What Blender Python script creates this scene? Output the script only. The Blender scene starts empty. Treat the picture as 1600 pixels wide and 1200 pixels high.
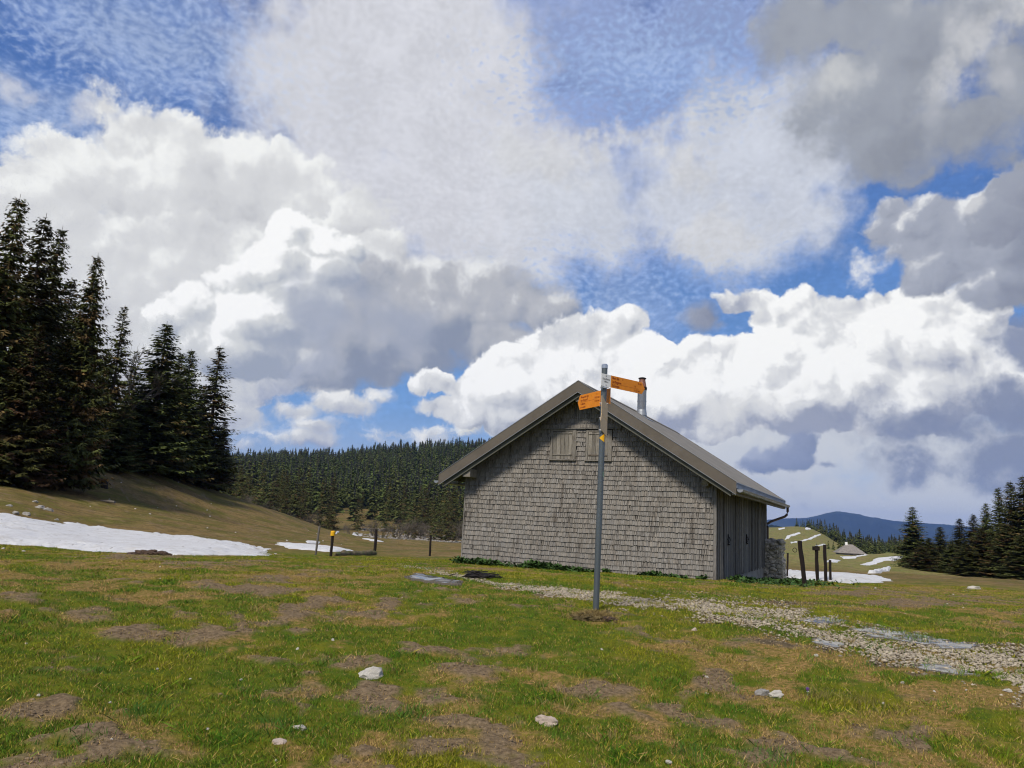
import bpy, bmesh, math, random
import numpy as np
from mathutils import Vector, Matrix
rad = math.radians
S = bpy.context.scene
COL = S.collection
random.seed(7)
RNG = np.random.default_rng(11)

# ---------------------------------------------------------------- camera
FPX = 1209.0                       # focal length in pixels of the 1600 px wide photograph
PITCH, ROLL, EYE = rad(9.75), rad(2.869), 1.5
_F = np.array([0, math.cos(PITCH), math.sin(PITCH)])
_R0 = np.array([1.0, 0, 0]); _U0 = np.array([0, -math.sin(PITCH), math.cos(PITCH)])
_R = _R0*math.cos(ROLL) + _U0*math.sin(ROLL)
_U = _U0*math.cos(ROLL) - _R0*math.sin(ROLL)
cd = bpy.data.cameras.new("camera"); cam = bpy.data.objects.new("camera", cd); COL.objects.link(cam)
m = Matrix.Identity(4)
for i in range(3):
    m[i][0], m[i][1], m[i][2] = _R[i], _U[i], -_F[i]
m[2][3] = EYE
cam.matrix_world = m
cd.sensor_width = 36; cd.lens = 36*FPX/1600; cd.clip_start = 0.1; cd.clip_end = 60000
S.camera = cam
S.view_settings.view_transform = 'Standard'; S.view_settings.look = 'None'
S.view_settings.exposure = 0.0; S.view_settings.gamma = 1.0
S.cycles.use_adaptive_sampling = True; S.cycles.adaptive_threshold = 0.015
S.cycles.adaptive_min_samples = 8; S.cycles.filter_width = 1.15
S.cycles.use_denoising = True
S.cycles.max_bounces = 6; S.cycles.diffuse_bounces = 3; S.cycles.glossy_bounces = 3
S.cycles.transparent_max_bounces = 6; S.cycles.volume_bounces = 0

def ray(px, py):
    d = _F*FPX + _R*(px-800) - _U*(py-600)
    return d/np.linalg.norm(d)
def project(P):
    P = np.asarray(P, float) - np.array([0, 0, EYE])
    d = np.maximum(P@_F, 1e-3)
    return 800+FPX*(P@_R)/d, 600-FPX*(P@_U)/d
def azel(px, py):
    d = ray(px, py)
    return math.atan2(d[0], d[1]), math.asin(d[2])

# ---------------------------------------------------------------- sun
SUN_AZ, SUN_EL = rad(-152), rad(50)          # azimuth clockwise from +Y: behind the camera and to the left
sd = Vector((math.sin(SUN_AZ)*math.cos(SUN_EL), math.cos(SUN_AZ)*math.cos(SUN_EL), math.sin(SUN_EL)))
sl = bpy.data.lights.new("sun", 'SUN'); sl.energy = 3.9; sl.angle = rad(11); sl.color = (1.0, 0.93, 0.81)   # sun veiled by thin cloud
so = bpy.data.objects.new("sun", sl); COL.objects.link(so)
so.rotation_euler = (-sd).to_track_quat('-Z', 'Y').to_euler()

# ---------------------------------------------------------------- node helper
class NT:
    def __init__(s, t): s.t = t
    def n(s, typ, **k):
        x = s.t.nodes.new(typ)
        for a, b in k.items(): setattr(x, a, b)
        return x
    def put(s, v, sock):
        if v is None: return
        if isinstance(v, bpy.types.NodeSocket): s.t.links.new(v, sock)
        else:
            try: sock.default_value = v
            except Exception: sock.default_value = tuple(v)+(1.0,) if hasattr(v, '__len__') else v
    def m(s, op, a, b=None, c=None, clamp=False):
        x = s.n('ShaderNodeMath', operation=op, use_clamp=clamp)
        s.put(a, x.inputs[0]); s.put(b, x.inputs[1]); s.put(c, x.inputs[2]); return x.outputs[0]
    def v(s, op, a, b=None, c=None, scale=None):
        x = s.n('ShaderNodeVectorMath', operation=op)
        s.put(a, x.inputs[0]); s.put(b, x.inputs[1]); s.put(c, x.inputs[2])
        if scale is not None: s.put(scale, x.inputs['Scale'])
        return x.outputs['Value'] if op in ('LENGTH', 'DOT_PRODUCT') else x.outputs[0]
    def mixc(s, f, a, b, mode='MIX'):
        x = s.n('ShaderNodeMix', data_type='RGBA', blend_type=mode); x.clamp_factor = True
        s.put(f, x.inputs[0]); s.put(a, x.inputs[6]); s.put(b, x.inputs[7]); return x.outputs[2]
    def mixf(s, f, a, b):
        x = s.n('ShaderNodeMix', data_type='FLOAT'); x.clamp_factor = True
        s.put(f, x.inputs[0]); s.put(a, x.inputs[2]); s.put(b, x.inputs[3]); return x.outputs[0]
    def mr(s, v, a, b, c=0.0, d=1.0, smooth=True):
        x = s.n('ShaderNodeMapRange', interpolation_type='SMOOTHSTEP' if smooth else 'LINEAR')
        s.put(v, x.inputs[0]); s.put(a, x.inputs[1]); s.put(b, x.inputs[2]); s.put(c, x.inputs[3]); s.put(d, x.inputs[4]); return x.outputs[0]
    def noise(s, vec, scale, detail=4, rough=.5, dist=0, col=False, dims='3D'):
        x = s.n('ShaderNodeTexNoise', noise_dimensions=dims)
        s.put(vec, x.inputs['Vector']); x.inputs['Scale'].default_value = scale
        x.inputs['Detail'].default_value = detail; x.inputs['Roughness'].default_value = rough
        x.inputs['Distortion'].default_value = dist
        return x.outputs['Color'] if col else x.outputs['Fac']
    def vor(s, vec, scale, detail=2, rough=.5, smooth=.5, dims='2D', out='Distance', feature='SMOOTH_F1'):
        x = s.n('ShaderNodeTexVoronoi', voronoi_dimensions=dims, feature=feature)
        s.put(vec, x.inputs['Vector']); x.inputs['Scale'].default_value = scale
        x.inputs['Detail'].default_value = detail; x.inputs['Roughness'].default_value = rough
        if feature == 'SMOOTH_F1': x.inputs['Smoothness'].default_value = smooth
        return x.outputs[out]
def lin(*c):
    return tuple(((x/255)/12.92 if x/255 <= .04045 else ((x/255+.055)/1.055)**2.4) for x in c)

# ---------------------------------------------------------------- sky and clouds (world)
W = bpy.data.worlds.new("World"); S.world = W; W.use_nodes = True
W.cycles.sampling_method = 'MANUAL'; W.cycles.sample_map_resolution = 512
wt = W.node_tree; wt.nodes.clear(); N = NT(wt)
SKY = 0.1
sky = N.n('ShaderNodeTexSky', sky_type='NISHITA'); sky.sun_disc = False
sky.sun_elevation = SUN_EL; sky.sun_rotation = SUN_AZ % (2*math.pi)
sky.altitude = 1400; sky.air_density = 1.0; sky.dust_density = 0.3; sky.ozone_density = 2.0
dirv = N.v('NORMALIZE', N.n('ShaderNodeTexCoord').outputs['Generated'])
if 'Vector' in sky.inputs: wt.links.new(dirv, sky.inputs['Vector'])
sep = N.n('ShaderNodeSeparateXYZ'); wt.links.new(dirv, sep.inputs[0])
AZ = N.m('ARCTAN2', sep.outputs[0], sep.outputs[1])
EL = N.m('ARCSINE', sep.outputs[2])
cmb = N.n('ShaderNodeCombineXYZ'); N.put(AZ, cmb.inputs[0]); N.put(EL, cmb.inputs[1])
P0 = cmb.outputs[0]
w1 = N.v('SUBTRACT', N.noise(P0, 5.0, 3, .5, col=True, dims='2D'), (.5, .5, .5))
w2 = N.v('SUBTRACT', N.noise(P0, 22.0, 6, .62, col=True, dims='2D'), (.5, .5, .5))
P1 = N.v('MULTIPLY_ADD', w2, (.055, .055, 0), N.v('MULTIPLY_ADD', w1, (.06, .05, 0), P0))   # soft ragged clouds
PB = N.v('MULTIPLY_ADD', w2, (.024, .024, 0), N.v('MULTIPLY_ADD', w1, (.03, .03, 0), P0))    # heaped clouds
def puffs(p): return N.vor(p, 7.5, 5, .5, feature='F1')
V0 = puffs(PB)
V1 = puffs(N.v('ADD', PB, (-.011, .016, 0)))
RELIEF = N.m('SUBTRACT', V1, V0)                 # >0 where the puff faces up-left, towards the sun
FB = N.noise(P0, 9.0, 6, .58, dims='2D')
FB2 = N.noise(N.v('MULTIPLY', P1, (1.0, 1.6, 1)), 14.0, 6, .6, dims='2D')

def field(ells, P, light=(-.55, .83)):
    """union of ellipses given in photo pixels; returns field (1 centre .. 0 edge) and a shade (-1..1)"""
    g = bpy.data.node_groups.new('cloud_field', 'ShaderNodeTree'); G = NT(g)
    g.interface.new_socket('P', in_out='INPUT', socket_type='NodeSocketVector')
    g.interface.new_socket('F', in_out='OUTPUT', socket_type='NodeSocketFloat')
    g.interface.new_socket('S', in_out='OUTPUT', socket_type='NodeSocketFloat')
    gi = G.n('NodeGroupInput').outputs[0]; go = G.n('NodeGroupOutput')
    F = None; Sh = None
    for (x, y, rx, ry) in ells:
        a, e = azel(x, y); a2, _ = azel(x+rx, y); _, e2 = azel(x, y-ry)
        ra, re = max(abs(a2-a), 1e-4), max(abs(e2-e), 1e-4)
        q = G.v('MULTIPLY_ADD', gi, (1/ra, 1/re, 0), (-a/ra, -e/re, 0))
        sc = min(ra, re)/.05
        f = G.m('MULTIPLY_ADD', G.v('LENGTH', q), -sc, sc)
        s_ = G.v('DOT_PRODUCT', q, (light[0], light[1], 0))
        if F is None: F, Sh = f, s_
        else:
            k = G.m('MULTIPLY_ADD', G.m('SUBTRACT', f, F), 3.0, .5, clamp=True)
            Sh = G.mixf(k, Sh, s_); F = G.m('MAXIMUM', F, f)
    g.links.new(F, go.inputs[0]); g.links.new(Sh, go.inputs[1])
    x = N.n('ShaderNodeGroup', node_tree=g); wt.links.new(P, x.inputs[0])
    return x.outputs[0], x.outputs[1]
col = None
def over(base, c, a): return N.mixc(a, base, c)
def K(c): return tuple(v/SKY for v in lin(*c)) + (1.0,)
def soft(base, ells, c, amp=.6, lo=-.1, hi=.6, amax=1.0, tex=None, P=None):
    F, _ = field(ells, N.v('MULTIPLY_ADD', base, (1e-7, 1e-7, 0), P if P is not None else P1))
    F = N.m('ADD', F, N.m('MULTIPLY', N.m('SUBTRACT', tex if tex is not None else FB, .5), amp*4))
    return over(base, c, N.m('MULTIPLY', N.mr(F, lo, hi), amax))
def heap(base, ells, dark, mid, bright, edge=.10, rel=3.0, shade=.45, bias=.55, puff=.9, fb=.5, P=None, grad=None, amax=1.0, fm=1.0):
    F, Sh = field(ells, N.v('MULTIPLY_ADD', base, (1e-7, 1e-7, 0), P if P is not None else PB))
    F = N.m('ADD', F, N.m('MULTIPLY', N.m('SUBTRACT', .92, V0), puff))
    F = N.m('ADD', F, N.m('MULTIPLY', N.m('SUBTRACT', FB2, .5), fb))
    t = N.m('ADD', bias, N.m('MULTIPLY', N.m('MAXIMUM', N.m('MINIMUM', Sh, 1.2), -1.2), shade))
    t = N.m('ADD', t, N.m('MULTIPLY', RELIEF, rel*.62))
    t = N.m('ADD', t, N.m('MULTIPLY', N.m('SUBTRACT', FB, .5), fm))
    if grad:      # darker towards the cloud base: (y_top, y_base, amount)
        e0, e1 = azel(grad[3] if len(grad) > 3 else 800, grad[0])[1], azel(grad[3] if len(grad) > 3 else 800, grad[1])[1]
        t = N.m('SUBTRACT', t, N.m('MULTIPLY', N.mr(SEPE, e1, e0, 1.0, 0.0), grad[2]))
    c = N.mixc(N.mr(t, -.35, .6), dark, mid)
    c = N.mixc(N.mr(t, .5, 1.0), c, bright)
    return over(base, c, N.m('MULTIPLY', N.mr(F, 0.0, edge), amax))
_s2 = N.n('ShaderNodeSeparateXYZ'); wt.links.new(N.v('MULTIPLY_ADD', w2, (.03, .03, 0), P0), _s2.inputs[0]); SEPE = _s2.outputs[1]

blue = N.mixc(N.mr(EL, 0.0, .62), K((112, 162, 224)), K((70, 108, 182)))
blue = N.mixc(.8, sky.outputs[0], blue)
c = blue
# rippled high veil
RIP = N.noise(N.v('MULTIPLY', N.v('MULTIPLY_ADD', w1, (.05, .05, 0), P0), (1.2, 1.9, 1)), 78.0, 3, .5, dims='2D')
RIPL = N.m('MULTIPLY_ADD', RIP, .40, N.m('MULTIPLY', FB, .60))
veil = K((203, 207, 218))
c = soft(c, [(250, 60, 330, 130), (60, 210, 170, 140), (960, 480, 180, 100), (820, 470, 150, 90), (1100, 420, 160, 80)], K((150, 172, 214)), amp=.8, lo=-.4, hi=1.2, amax=.6, tex=RIPL)
c = soft(c, [(1010, 180, 300, 190), (850, 60, 270, 160), (1080, 100, 190, 190), (880, 330, 260, 120)], K((158, 174, 214)), amp=.7, lo=-.6, hi=1.2, amax=.82, tex=RIPL)
c = soft(c, [(620, 130, 280, 240), (560, 300, 220, 160), (760, 300, 190, 190), (680, 420, 220, 80), (480, 60, 150, 90)], K((216, 217, 223)), amp=.7, lo=-.3, hi=1.2, amax=.97)
c = soft(c, [(1180, 350, 170, 105), (1050, 300, 150, 110), (1230, 250, 120, 150), (900, 330, 140, 120), (1280, 330, 70, 90), (830, 420, 110, 46), (1140, 200, 110, 110)], K((210, 214, 223)), amp=.7, lo=-.3, hi=1.1, amax=.93)
c = soft(c, [(1010, 110, 230, 110), (940, 470, 180, 70), (1060, 430, 120, 50)], K((120, 158, 216)), amp=1.1, lo=-.2, hi=1.5, amax=.5, tex=RIP, P=P1)
c = soft(c, [(900, 235, 100, 45), (990, 210, 70, 30), (1060, 270, 60, 50), (850, 260, 70, 50), (1100, 370, 110, 40), (905, 415, 18, 22)], K((214, 215, 218)), amp=.8, lo=0, hi=.6, amax=.8)
c = soft(c, [(1290, 478, 60, 14)], K((199, 204, 218)), amp=.3, lo=0, hi=.5, amax=.8, P=PB)
c = soft(c, [(230, 70, 260, 100), (60, 200, 120, 90), (1000, 90, 180, 90), (930, 480, 130, 60)], K((182, 198, 226)), amp=1.0, lo=-.2, hi=1.8, amax=.5, tex=RIP, P=P1)
_tex = N.mr(N.m('MULTIPLY_ADD', FB2, .6, N.m('MULTIPLY', RIP, .4)), .3, .7, .90, 1.06)
c = N.mixc(1.0, c, _tex, 'MULTIPLY')
# pale air low over the horizon
c = N.mixc(N.mr(EL, .16, -.01, 0, .75), c, K((185, 194, 210)))
c = soft(c, [(1350, 800, 460, 80), (1180, 700, 260, 90), (1500, 740, 260, 100), (1300, 650, 330, 90)], K((210, 213, 217)), amp=.35, lo=-.3, hi=.6, amax=.96)
c = soft(c, [(30, 150, 45, 50), (70, 230, 60, 60), (110, 190, 50, 50)], K((211, 213, 221)), amp=.9, lo=0, hi=.8, amax=.85)
# big soft cloud on the left
c = heap(c, [(150, 170, 68, 48), (215, 215, 100, 60), (40, 330, 130, 100), (170, 290, 150, 90), (330, 290, 180, 100), (460, 290, 100, 75), (560, 330, 60, 60), (590, 400, 60, 60),
             (90, 430, 190, 120), (300, 420, 230, 130), (500, 400, 110, 90), (180, 560, 200, 120), (330, 560, 120, 110)],
         K((188, 189, 194)), K((219, 220, 221)), K((245, 246, 244)), edge=.4, rel=1.6, shade=.42, bias=.56, puff=.5, fb=.9, P=P1, fm=1.0, grad=(250, 620, .22, 300))
# grey body right of it
c = heap(c, [(640, 480, 160, 95), (750, 475, 120, 66), (845, 498, 60, 40), (560, 530, 160, 85), (650, 560, 140, 42), (510, 585, 100, 40), (690, 430, 66, 38), (770, 530, 100, 50)],
         K((140, 149, 168)), K((185, 187, 193)), K((235, 236, 236)), edge=.35, rel=2.0, shade=.5, bias=.45, puff=.6, fb=.6, grad=(470, 600, .45))
# low strips on the left
c = heap(c, [(390, 590, 90, 55), (360, 650, 66, 36), (430, 560, 80, 40), (330, 600, 70, 50), (540, 632, 78, 20), (600, 625, 40, 14), (440, 640, 60, 14), (470, 684, 60, 10), (650, 676, 70, 14), (500, 668, 40, 8), (350, 690, 60, 20), (590, 690, 40, 10)],
         K((160, 168, 190)), K((209, 211, 214)), K((242, 242, 240)), edge=.3, rel=2.2, shade=.5, bias=.6, puff=.5, fb=.7)
c = heap(c, [(730, 662, 40, 16), (700, 655, 30, 12)], K((198, 197, 194)), K((230, 228, 218)), K((251, 250, 243)), edge=.3, bias=.7, fb=.9)
# bright tower on the left
c = heap(c, [(455, 368, 36, 32), (505, 385, 45, 32), (548, 392, 28, 26), (440, 420, 70, 50), (510, 430, 60, 40), (375, 450, 62, 45), (320, 480, 60, 40), (400, 500, 100, 60), (270, 510, 55, 35), (350, 550, 110, 45), (470, 480, 70, 70)],
         K((160, 168, 184)), K((215, 217, 218)), K((254, 254, 253)), edge=.12, rel=2.6, shade=.7, bias=.66, puff=.55, fb=.25, grad=(480, 600, .35))
c = soft(c, [(500, 500, 70, 80), (560, 470, 60, 60), (470, 570, 90, 50), (620, 510, 120, 60)], K((163, 170, 187)), amp=.5, lo=-.1, hi=.9, amax=.85)
# heap behind the hut
c = heap(c, [(980, 505, 36, 32), (950, 520, 55, 42), (900, 535, 55, 40), (850, 540, 45, 32), (830, 575, 70, 40), (690, 598, 45, 26), (660, 603, 28, 24), (750, 612, 80, 32), (800, 605, 110, 52), (900, 600, 110, 75), (720, 640, 85, 26), (990, 570, 70, 70), (800, 650, 90, 24), (1000, 620, 90, 50)],
         K((164, 170, 184)), K((224, 225, 226)), K((254, 254, 253)), edge=.09, rel=3.2, shade=.5, bias=.78, puff=.5, fb=.2, grad=(590, 680, .6))
# great heap on the right
c = heap(c, [(1182, 474, 46, 34), (1150, 484, 40, 30), (1240, 490, 50, 36), (1195, 505, 60, 40), (1330, 500, 60, 36), (1400, 475, 55, 30), (1270, 512, 75, 40), (1440, 500, 90, 50), (1530, 500, 60, 60), (1110, 560, 80, 38), (1040, 578, 60, 36), (1200, 570, 150, 60),
             (1350, 570, 170, 76), (1480, 570, 130, 80), (1100, 630, 140, 46), (1250, 635, 160, 44), (1570, 590, 110, 80), (1400, 645, 160, 32)],
         K((158, 164, 182)), K((224, 225, 226)), K((254, 254, 252)), edge=.09, rel=3.6, shade=.45, bias=.76, puff=.5, fb=.2, grad=(560, 680, .6, 1300))
# dark shelf low on the right
c = soft(c, [(1460, 668, 240, 36), (1580, 640, 100, 70), (1360, 655, 130, 22), (1580, 715, 140, 60), (1430, 728, 140, 40), (1600, 560, 70, 70)], K((132, 142, 168)), amp=.35, lo=-.05, hi=.55, amax=.94)
c = soft(c, [(1290, 690, 60, 12), (1140, 690, 60, 14), (1330, 735, 70, 12), (1200, 650, 90, 14), (1200, 720, 40, 30)], K((228, 228, 226)), amp=.7, lo=-.05, hi=.8, amax=.75)
c = heap(c, [(1255, 692, 30, 18), (1240, 715, 62, 20), (1200, 722, 30, 12), (1300, 720, 40, 14)], K((128, 140, 168)), K((146, 156, 182)), K((172, 180, 200)), edge=.15, bias=.4, rel=1.5, puff=.5, fb=.2)
c = soft(c, [(1270, 768, 60, 8), (1240, 745, 70, 6)], K((150, 160, 188)), amp=.4, lo=0, hi=.5, amax=.7)
# small grey scud
c = heap(c, [(1095, 502, 46, 30), (1120, 512, 34, 18)], K((132, 139, 158)), K((160, 166, 182)), K((205, 207, 211)), edge=.3, bias=.3, rel=1.2, puff=.25, fb=.4)
c = soft(c, [(1368, 418, 20, 14), (1345, 395, 14, 8), (1380, 448, 16, 8)], K((230, 232, 236)), amp=.7, lo=0, hi=.5, amax=.9)
# clouds at the right edge
c = heap(c, [(1390, 325, 45, 28), (1450, 345, 90, 45), (1380, 355, 35, 30), (1530, 360, 100, 60), (1600, 330, 80, 80), (1560, 410, 90, 36), (1450, 385, 60, 28), (1520, 400, 110, 50), (1470, 430, 60, 30), (1570, 450, 80, 44)],
         K((138, 144, 160)), K((168, 173, 186)), K((235, 236, 237)), edge=.2, rel=1.8, shade=.55, bias=.36, puff=.6, fb=.4, fm=.6)
c = soft(c, [(1535, 275, 60, 28), (1500, 300, 36, 20), (1580, 245, 50, 14)], K((250, 251, 250)), amp=.5, lo=0, hi=.4, amax=.95, P=PB)
c = heap(c, [(1590, 290, 50, 40), (1560, 340, 50, 40)], K((140, 145, 160)), K((160, 165, 178)), K((209, 210, 213)), edge=.12, rel=1.5, bias=.35, puff=.6)
# dark mass in the top right
c = heap(c, [(1255, 50, 95, 100), (1350, 40, 160, 100), (1320, 140, 130, 95), (1390, 220, 120, 74), (1340, 200, 90, 70), (1500, 190, 170, 85), (1580, 120, 130, 110), (1480, 60, 150, 100), (1420, 262, 80, 34), (1600, 20, 130, 90), (1400, 120, 140, 110), (1270, 190, 70, 60), (1580, 240, 80, 40)],
         K((134, 139, 150)), K((160, 165, 175)), K((199, 201, 203)), edge=.7, rel=.8, shade=.02, bias=.48, puff=.45, fb=.8, P=P1, fm=1.5, grad=(60, 300, .25, 1350))
c = soft(c, [(1530, 55, 80, 55), (1470, 110, 60, 40), (1590, 20, 80, 60)], K((217, 217, 218)), amp=.7, lo=-.2, hi=1.0, amax=.85)
c = soft(c, [(1440, 180, 50, 20), (1550, 110, 50, 30)], K((191, 192, 197)), amp=.7, lo=-.2, hi=1.0, amax=.6)
# other quarters of the sky: scattered cloud
OFF = N.mr(N.m('ABSOLUTE', AZ), .72, 1.05)
HI = N.mr(EL, .72, .95)
cov = N.mr(N.noise(dirv, 2.6, 8, .58), .46, .60)
oc = N.mixc(cov, blue, N.mixc(N.mr(N.noise(dirv, 5.0, 6, .6), .35, .65), K((168, 174, 190)), K((239, 240, 240))))
c = N.mixc(N.m('MAXIMUM', OFF, HI), c, oc)
c = N.mixc(N.mr(EL, -.02, -.08), c, K((96, 100, 96)))
bg = N.n('ShaderNodeBackground'); bg.inputs['Strength'].default_value = SKY
wt.links.new(c, bg.inputs['Color'])
wo = N.n('ShaderNodeOutputWorld'); wt.links.new(bg.outputs[0], wo.inputs['Surface'])

# ---------------------------------------------------------------- materials
def mat(name, build):
    x = bpy.data.materials.new(name); x.use_nodes = True
    t = x.node_tree; t.nodes.clear(); G = NT(t)
    b = G.n('ShaderNodeBsdfPrincipled'); o = G.n('ShaderNodeOutputMaterial')
    t.links.new(b.outputs[0], o.inputs[0])
    build(G, b); return x
def OBJ(G): return G.n('ShaderNodeTexCoord').outputs['Object']
def bump(G, b, h, strength=.5, dist=.02):
    x = G.n('ShaderNodeBump'); x.inputs['Strength'].default_value = strength; x.inputs['Distance'].default_value = dist
    G.put(h, x.inputs['Height']); G.t.links.new(x.outputs[0], b.inputs['Normal'])
def attr(G, name, out='Fac'):
    x = G.n('ShaderNodeAttribute'); x.attribute_name = name; return x.outputs[out]
def simple(name, c, rough=.7, metal=0, var=.25, scale=8, c2=None, bumps=None, spec=.3):
    def f(G, b):
        p = OBJ(G); n = G.noise(p, scale, 6, .6)
        k = G.mr(n, .3, .7)
        b2 = tuple(v*(1-var) for v in c) if c2 is None else c2
        G.put(G.mixc(k, tuple(b2)+(1,), tuple(c)+(1,)), b.inputs['Base Color'])
        b.inputs['Roughness'].default_value = rough; b.inputs['Metallic'].default_value = metal
        b.inputs['Specular IOR Level'].default_value = spec
        if bumps: bump(G, b, G.noise(p, bumps[0], 6, .65), bumps[1], bumps[2])
    return mat(name, f)

# ---------------------------------------------------------------- numpy noise
def _hash(ix, iy, seed):
    h = (ix.astype(np.int64)*374761393 + iy.astype(np.int64)*668265263 + seed*1442695041) & 0xffffffff
    h = ((h ^ (h >> 13))*1274126177) & 0xffffffff
    return ((h ^ (h >> 16)) & 0xffffff)/float(0xffffff)
def vnoise(x, y, seed=0):
    ix = np.floor(x); iy = np.floor(y); fx = x-ix; fy = y-iy
    u = fx*fx*(3-2*fx); v = fy*fy*(3-2*fy)
    a = _hash(ix, iy, seed); b = _hash(ix+1, iy, seed); c = _hash(ix, iy+1, seed); d = _hash(ix+1, iy+1, seed)
    return a+(b-a)*u+(c-a)*v+(a-b-c+d)*u*v
def fbm(x, y, oct=4, seed=0, gain=.5):
    s = 0; a = 1; t = 0
    for i in range(oct):
        s = s+a*vnoise(x*2**i+17.3*i, y*2**i-9.1*i, seed+i); t += a; a *= gain
    return s/t
def sstep(a, b, x):
    t = np.clip((x-a)/(b-a), 0, 1); return t*t*(3-2*t)

# ---------------------------------------------------------------- terrain
# profiles: image column (at the horizon) -> list of (distance, image row of the ground)
NEAR = [(0, 0.0), (2.5, .08), (5, .20), (7, .36), (9, .52), (13, .56), (19, .28)]
PROF = {
 -350: [(26, 838), (45, 792), (74, 735), (120, 700), (300, 650), (900, 640)],
 0:    [(26, 856), (45, 806), (74, 742), (100, 712), (130, 700), (220, 690), (400, 700), (900, 700)],
 150:  [(26, 861), (45, 832), (60, 800), (75, 768), (95, 716), (120, 704), (200, 700), (400, 720), (900, 720)],
 250:  [(27, 864), (45, 840), (75, 795), (100, 750), (118, 738), (150, 738), (250, 760), (400, 760), (900, 735)],
 350:  [(27, 868), (45, 848), (75, 818), (100, 794), (125, 768), (150, 772), (220, 800), (320, 800), (900, 730)],
 430:  [(28, 869), (50, 852), (80, 828), (110, 808), (135, 796), (160, 800), (240, 822), (330, 812), (900, 724)],
 520:  [(28, 870), (60, 852), (100, 838), (135, 830), (165, 834), (260, 836), (340, 818), (500, 780), (900, 720)],
 600:  [(30, 871), (60, 857), (130, 846), (260, 841), (330, 826), (500, 780), (900, 712), (1000, 714)],
 700:  [(32, 872), (60, 862), (150, 853), (270, 847), (330, 832), (500, 782), (900, 706), (1000, 708)],
 800:  [(30, 876), (60, 866), (150, 856), (280, 850), (400, 820), (900, 704), (1000, 706)],
 900:  [(28, 886), (60, 870), (150, 858), (280, 852), (400, 830), (900, 724), (1000, 726)],
 1000: [(26, 893), (60, 875), (150, 862), (280, 854), (400, 842), (900, 765)],
 1113: [(22, 904), (60, 882), (150, 868), (280, 858), (400, 850), (900, 810)],
 1180: [(21, 909), (30, 905), (36, 899), (60, 889), (150, 874), (300, 862), (500, 842), (700, 826), (900, 824), (1100, 840)],
 1215: [(22, 911), (30, 907), (37, 900), (60, 891), (150, 876), (300, 862), (500, 842), (650, 825), (760, 822), (900, 832), (1100, 850)],
 1250: [(22, 917), (25, 914), (33, 906), (38, 902), (60, 893), (150, 878), (300, 864), (500, 845), (640, 826), (720, 817), (800, 824), (1000, 860)],
 1280: [(22, 918), (25, 913), (36, 905), (60, 895), (150, 880), (300, 866), (500, 848), (600, 832), (680, 821), (760, 828), (1000, 862)],
 1310: [(22, 920), (25, 915), (37, 906), (60, 896), (150, 882), (320, 868), (420, 862), (520, 852), (600, 850), (700, 856), (1000, 862)],
 1350: [(22, 922), (25, 917), (40, 906), (60, 899), (120, 890), (200, 878), (300, 868), (360, 866), (420, 872), (700, 868), (1000, 862)],
 1400: [(22, 926), (25, 920), (42, 904), (60, 897), (120, 889), (200, 872), (270, 861), (330, 862), (420, 872), (1000, 866)],
 1450: [(22, 930), (25, 924), (40, 904), (55, 899), (70, 899), (130, 899), (250, 874), (420, 880), (1000, 868)],
 1500: [(22, 933), (25, 927), (42, 903), (60, 901), (75, 904), (130, 906), (300, 895), (1000, 870)],
 1600: [(22, 938), (25, 933), (45, 908), (60, 907), (75, 911), (130, 912), (300, 900), (1000, 875)],
 1950: [(22, 960), (25, 955), (45, 928), (60, 926), (75, 930), (130, 925), (300, 910), (1000, 893)],
}
NR = 260; LR = np.linspace(math.log(1.0), math.log(3000.0), NR)
AZG = np.linspace(-46, 46, 369)*math.pi/180
def z_at_row(az, d, row):
    lo, hi = -1.2, 1.2
    for _ in range(40):
        mid = (lo+hi)/2
        P = np.array([math.sin(az)*d, math.cos(az)*d, EYE+d*math.tan(mid)])
        y = project(P)[1]
        if y > row: lo = mid
        else: hi = mid
    return EYE+d*math.tan(lo)
_cols = []
for px in sorted(PROF):
    hy = 807.8+(px-800)*math.tan(ROLL)
    az = azel(px, hy)[0]
    pts = list(NEAR)
    zs = [(d, z_at_row(az, d, r)) for d, r in PROF[px]]
    pts = [p for p in pts if p[0] < zs[0][0]-.5]+zs
    pts += [(1300, pts[-1][1]-12), (1700, min(pts[-1][1]-40, -22)), (3000, -40)]
    dd = np.array([p[0] for p in pts], float); zz = np.array([p[1] for p in pts], float)
    _cols.append((az, np.interp(np.exp(LR), dd, zz)))
_A = np.array([c[0] for c in _cols]); _Z = np.array([c[1] for c in _cols])
ZG = np.array([[np.interp(a, _A, _Z[:, j]) for j in range(NR)] for a in AZG])
def gsm(A, s, ax):
    k = np.exp(-.5*(np.arange(-3*int(s+1), 3*int(s+1)+1)/s)**2); k /= k.sum(); r = len(k)//2
    pad = [(0, 0), (0, 0)]; pad[ax] = (r, r); B = np.pad(A, pad, mode='edge'); out = 0
    for i, w in enumerate(k):
        sl_ = [slice(None), slice(None)]; sl_[ax] = slice(i, i+A.shape[ax]); out = out+w*B[tuple(sl_)]
    return out
ZG = gsm(gsm(ZG, 2.2, 1), 3.0, 0)
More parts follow.
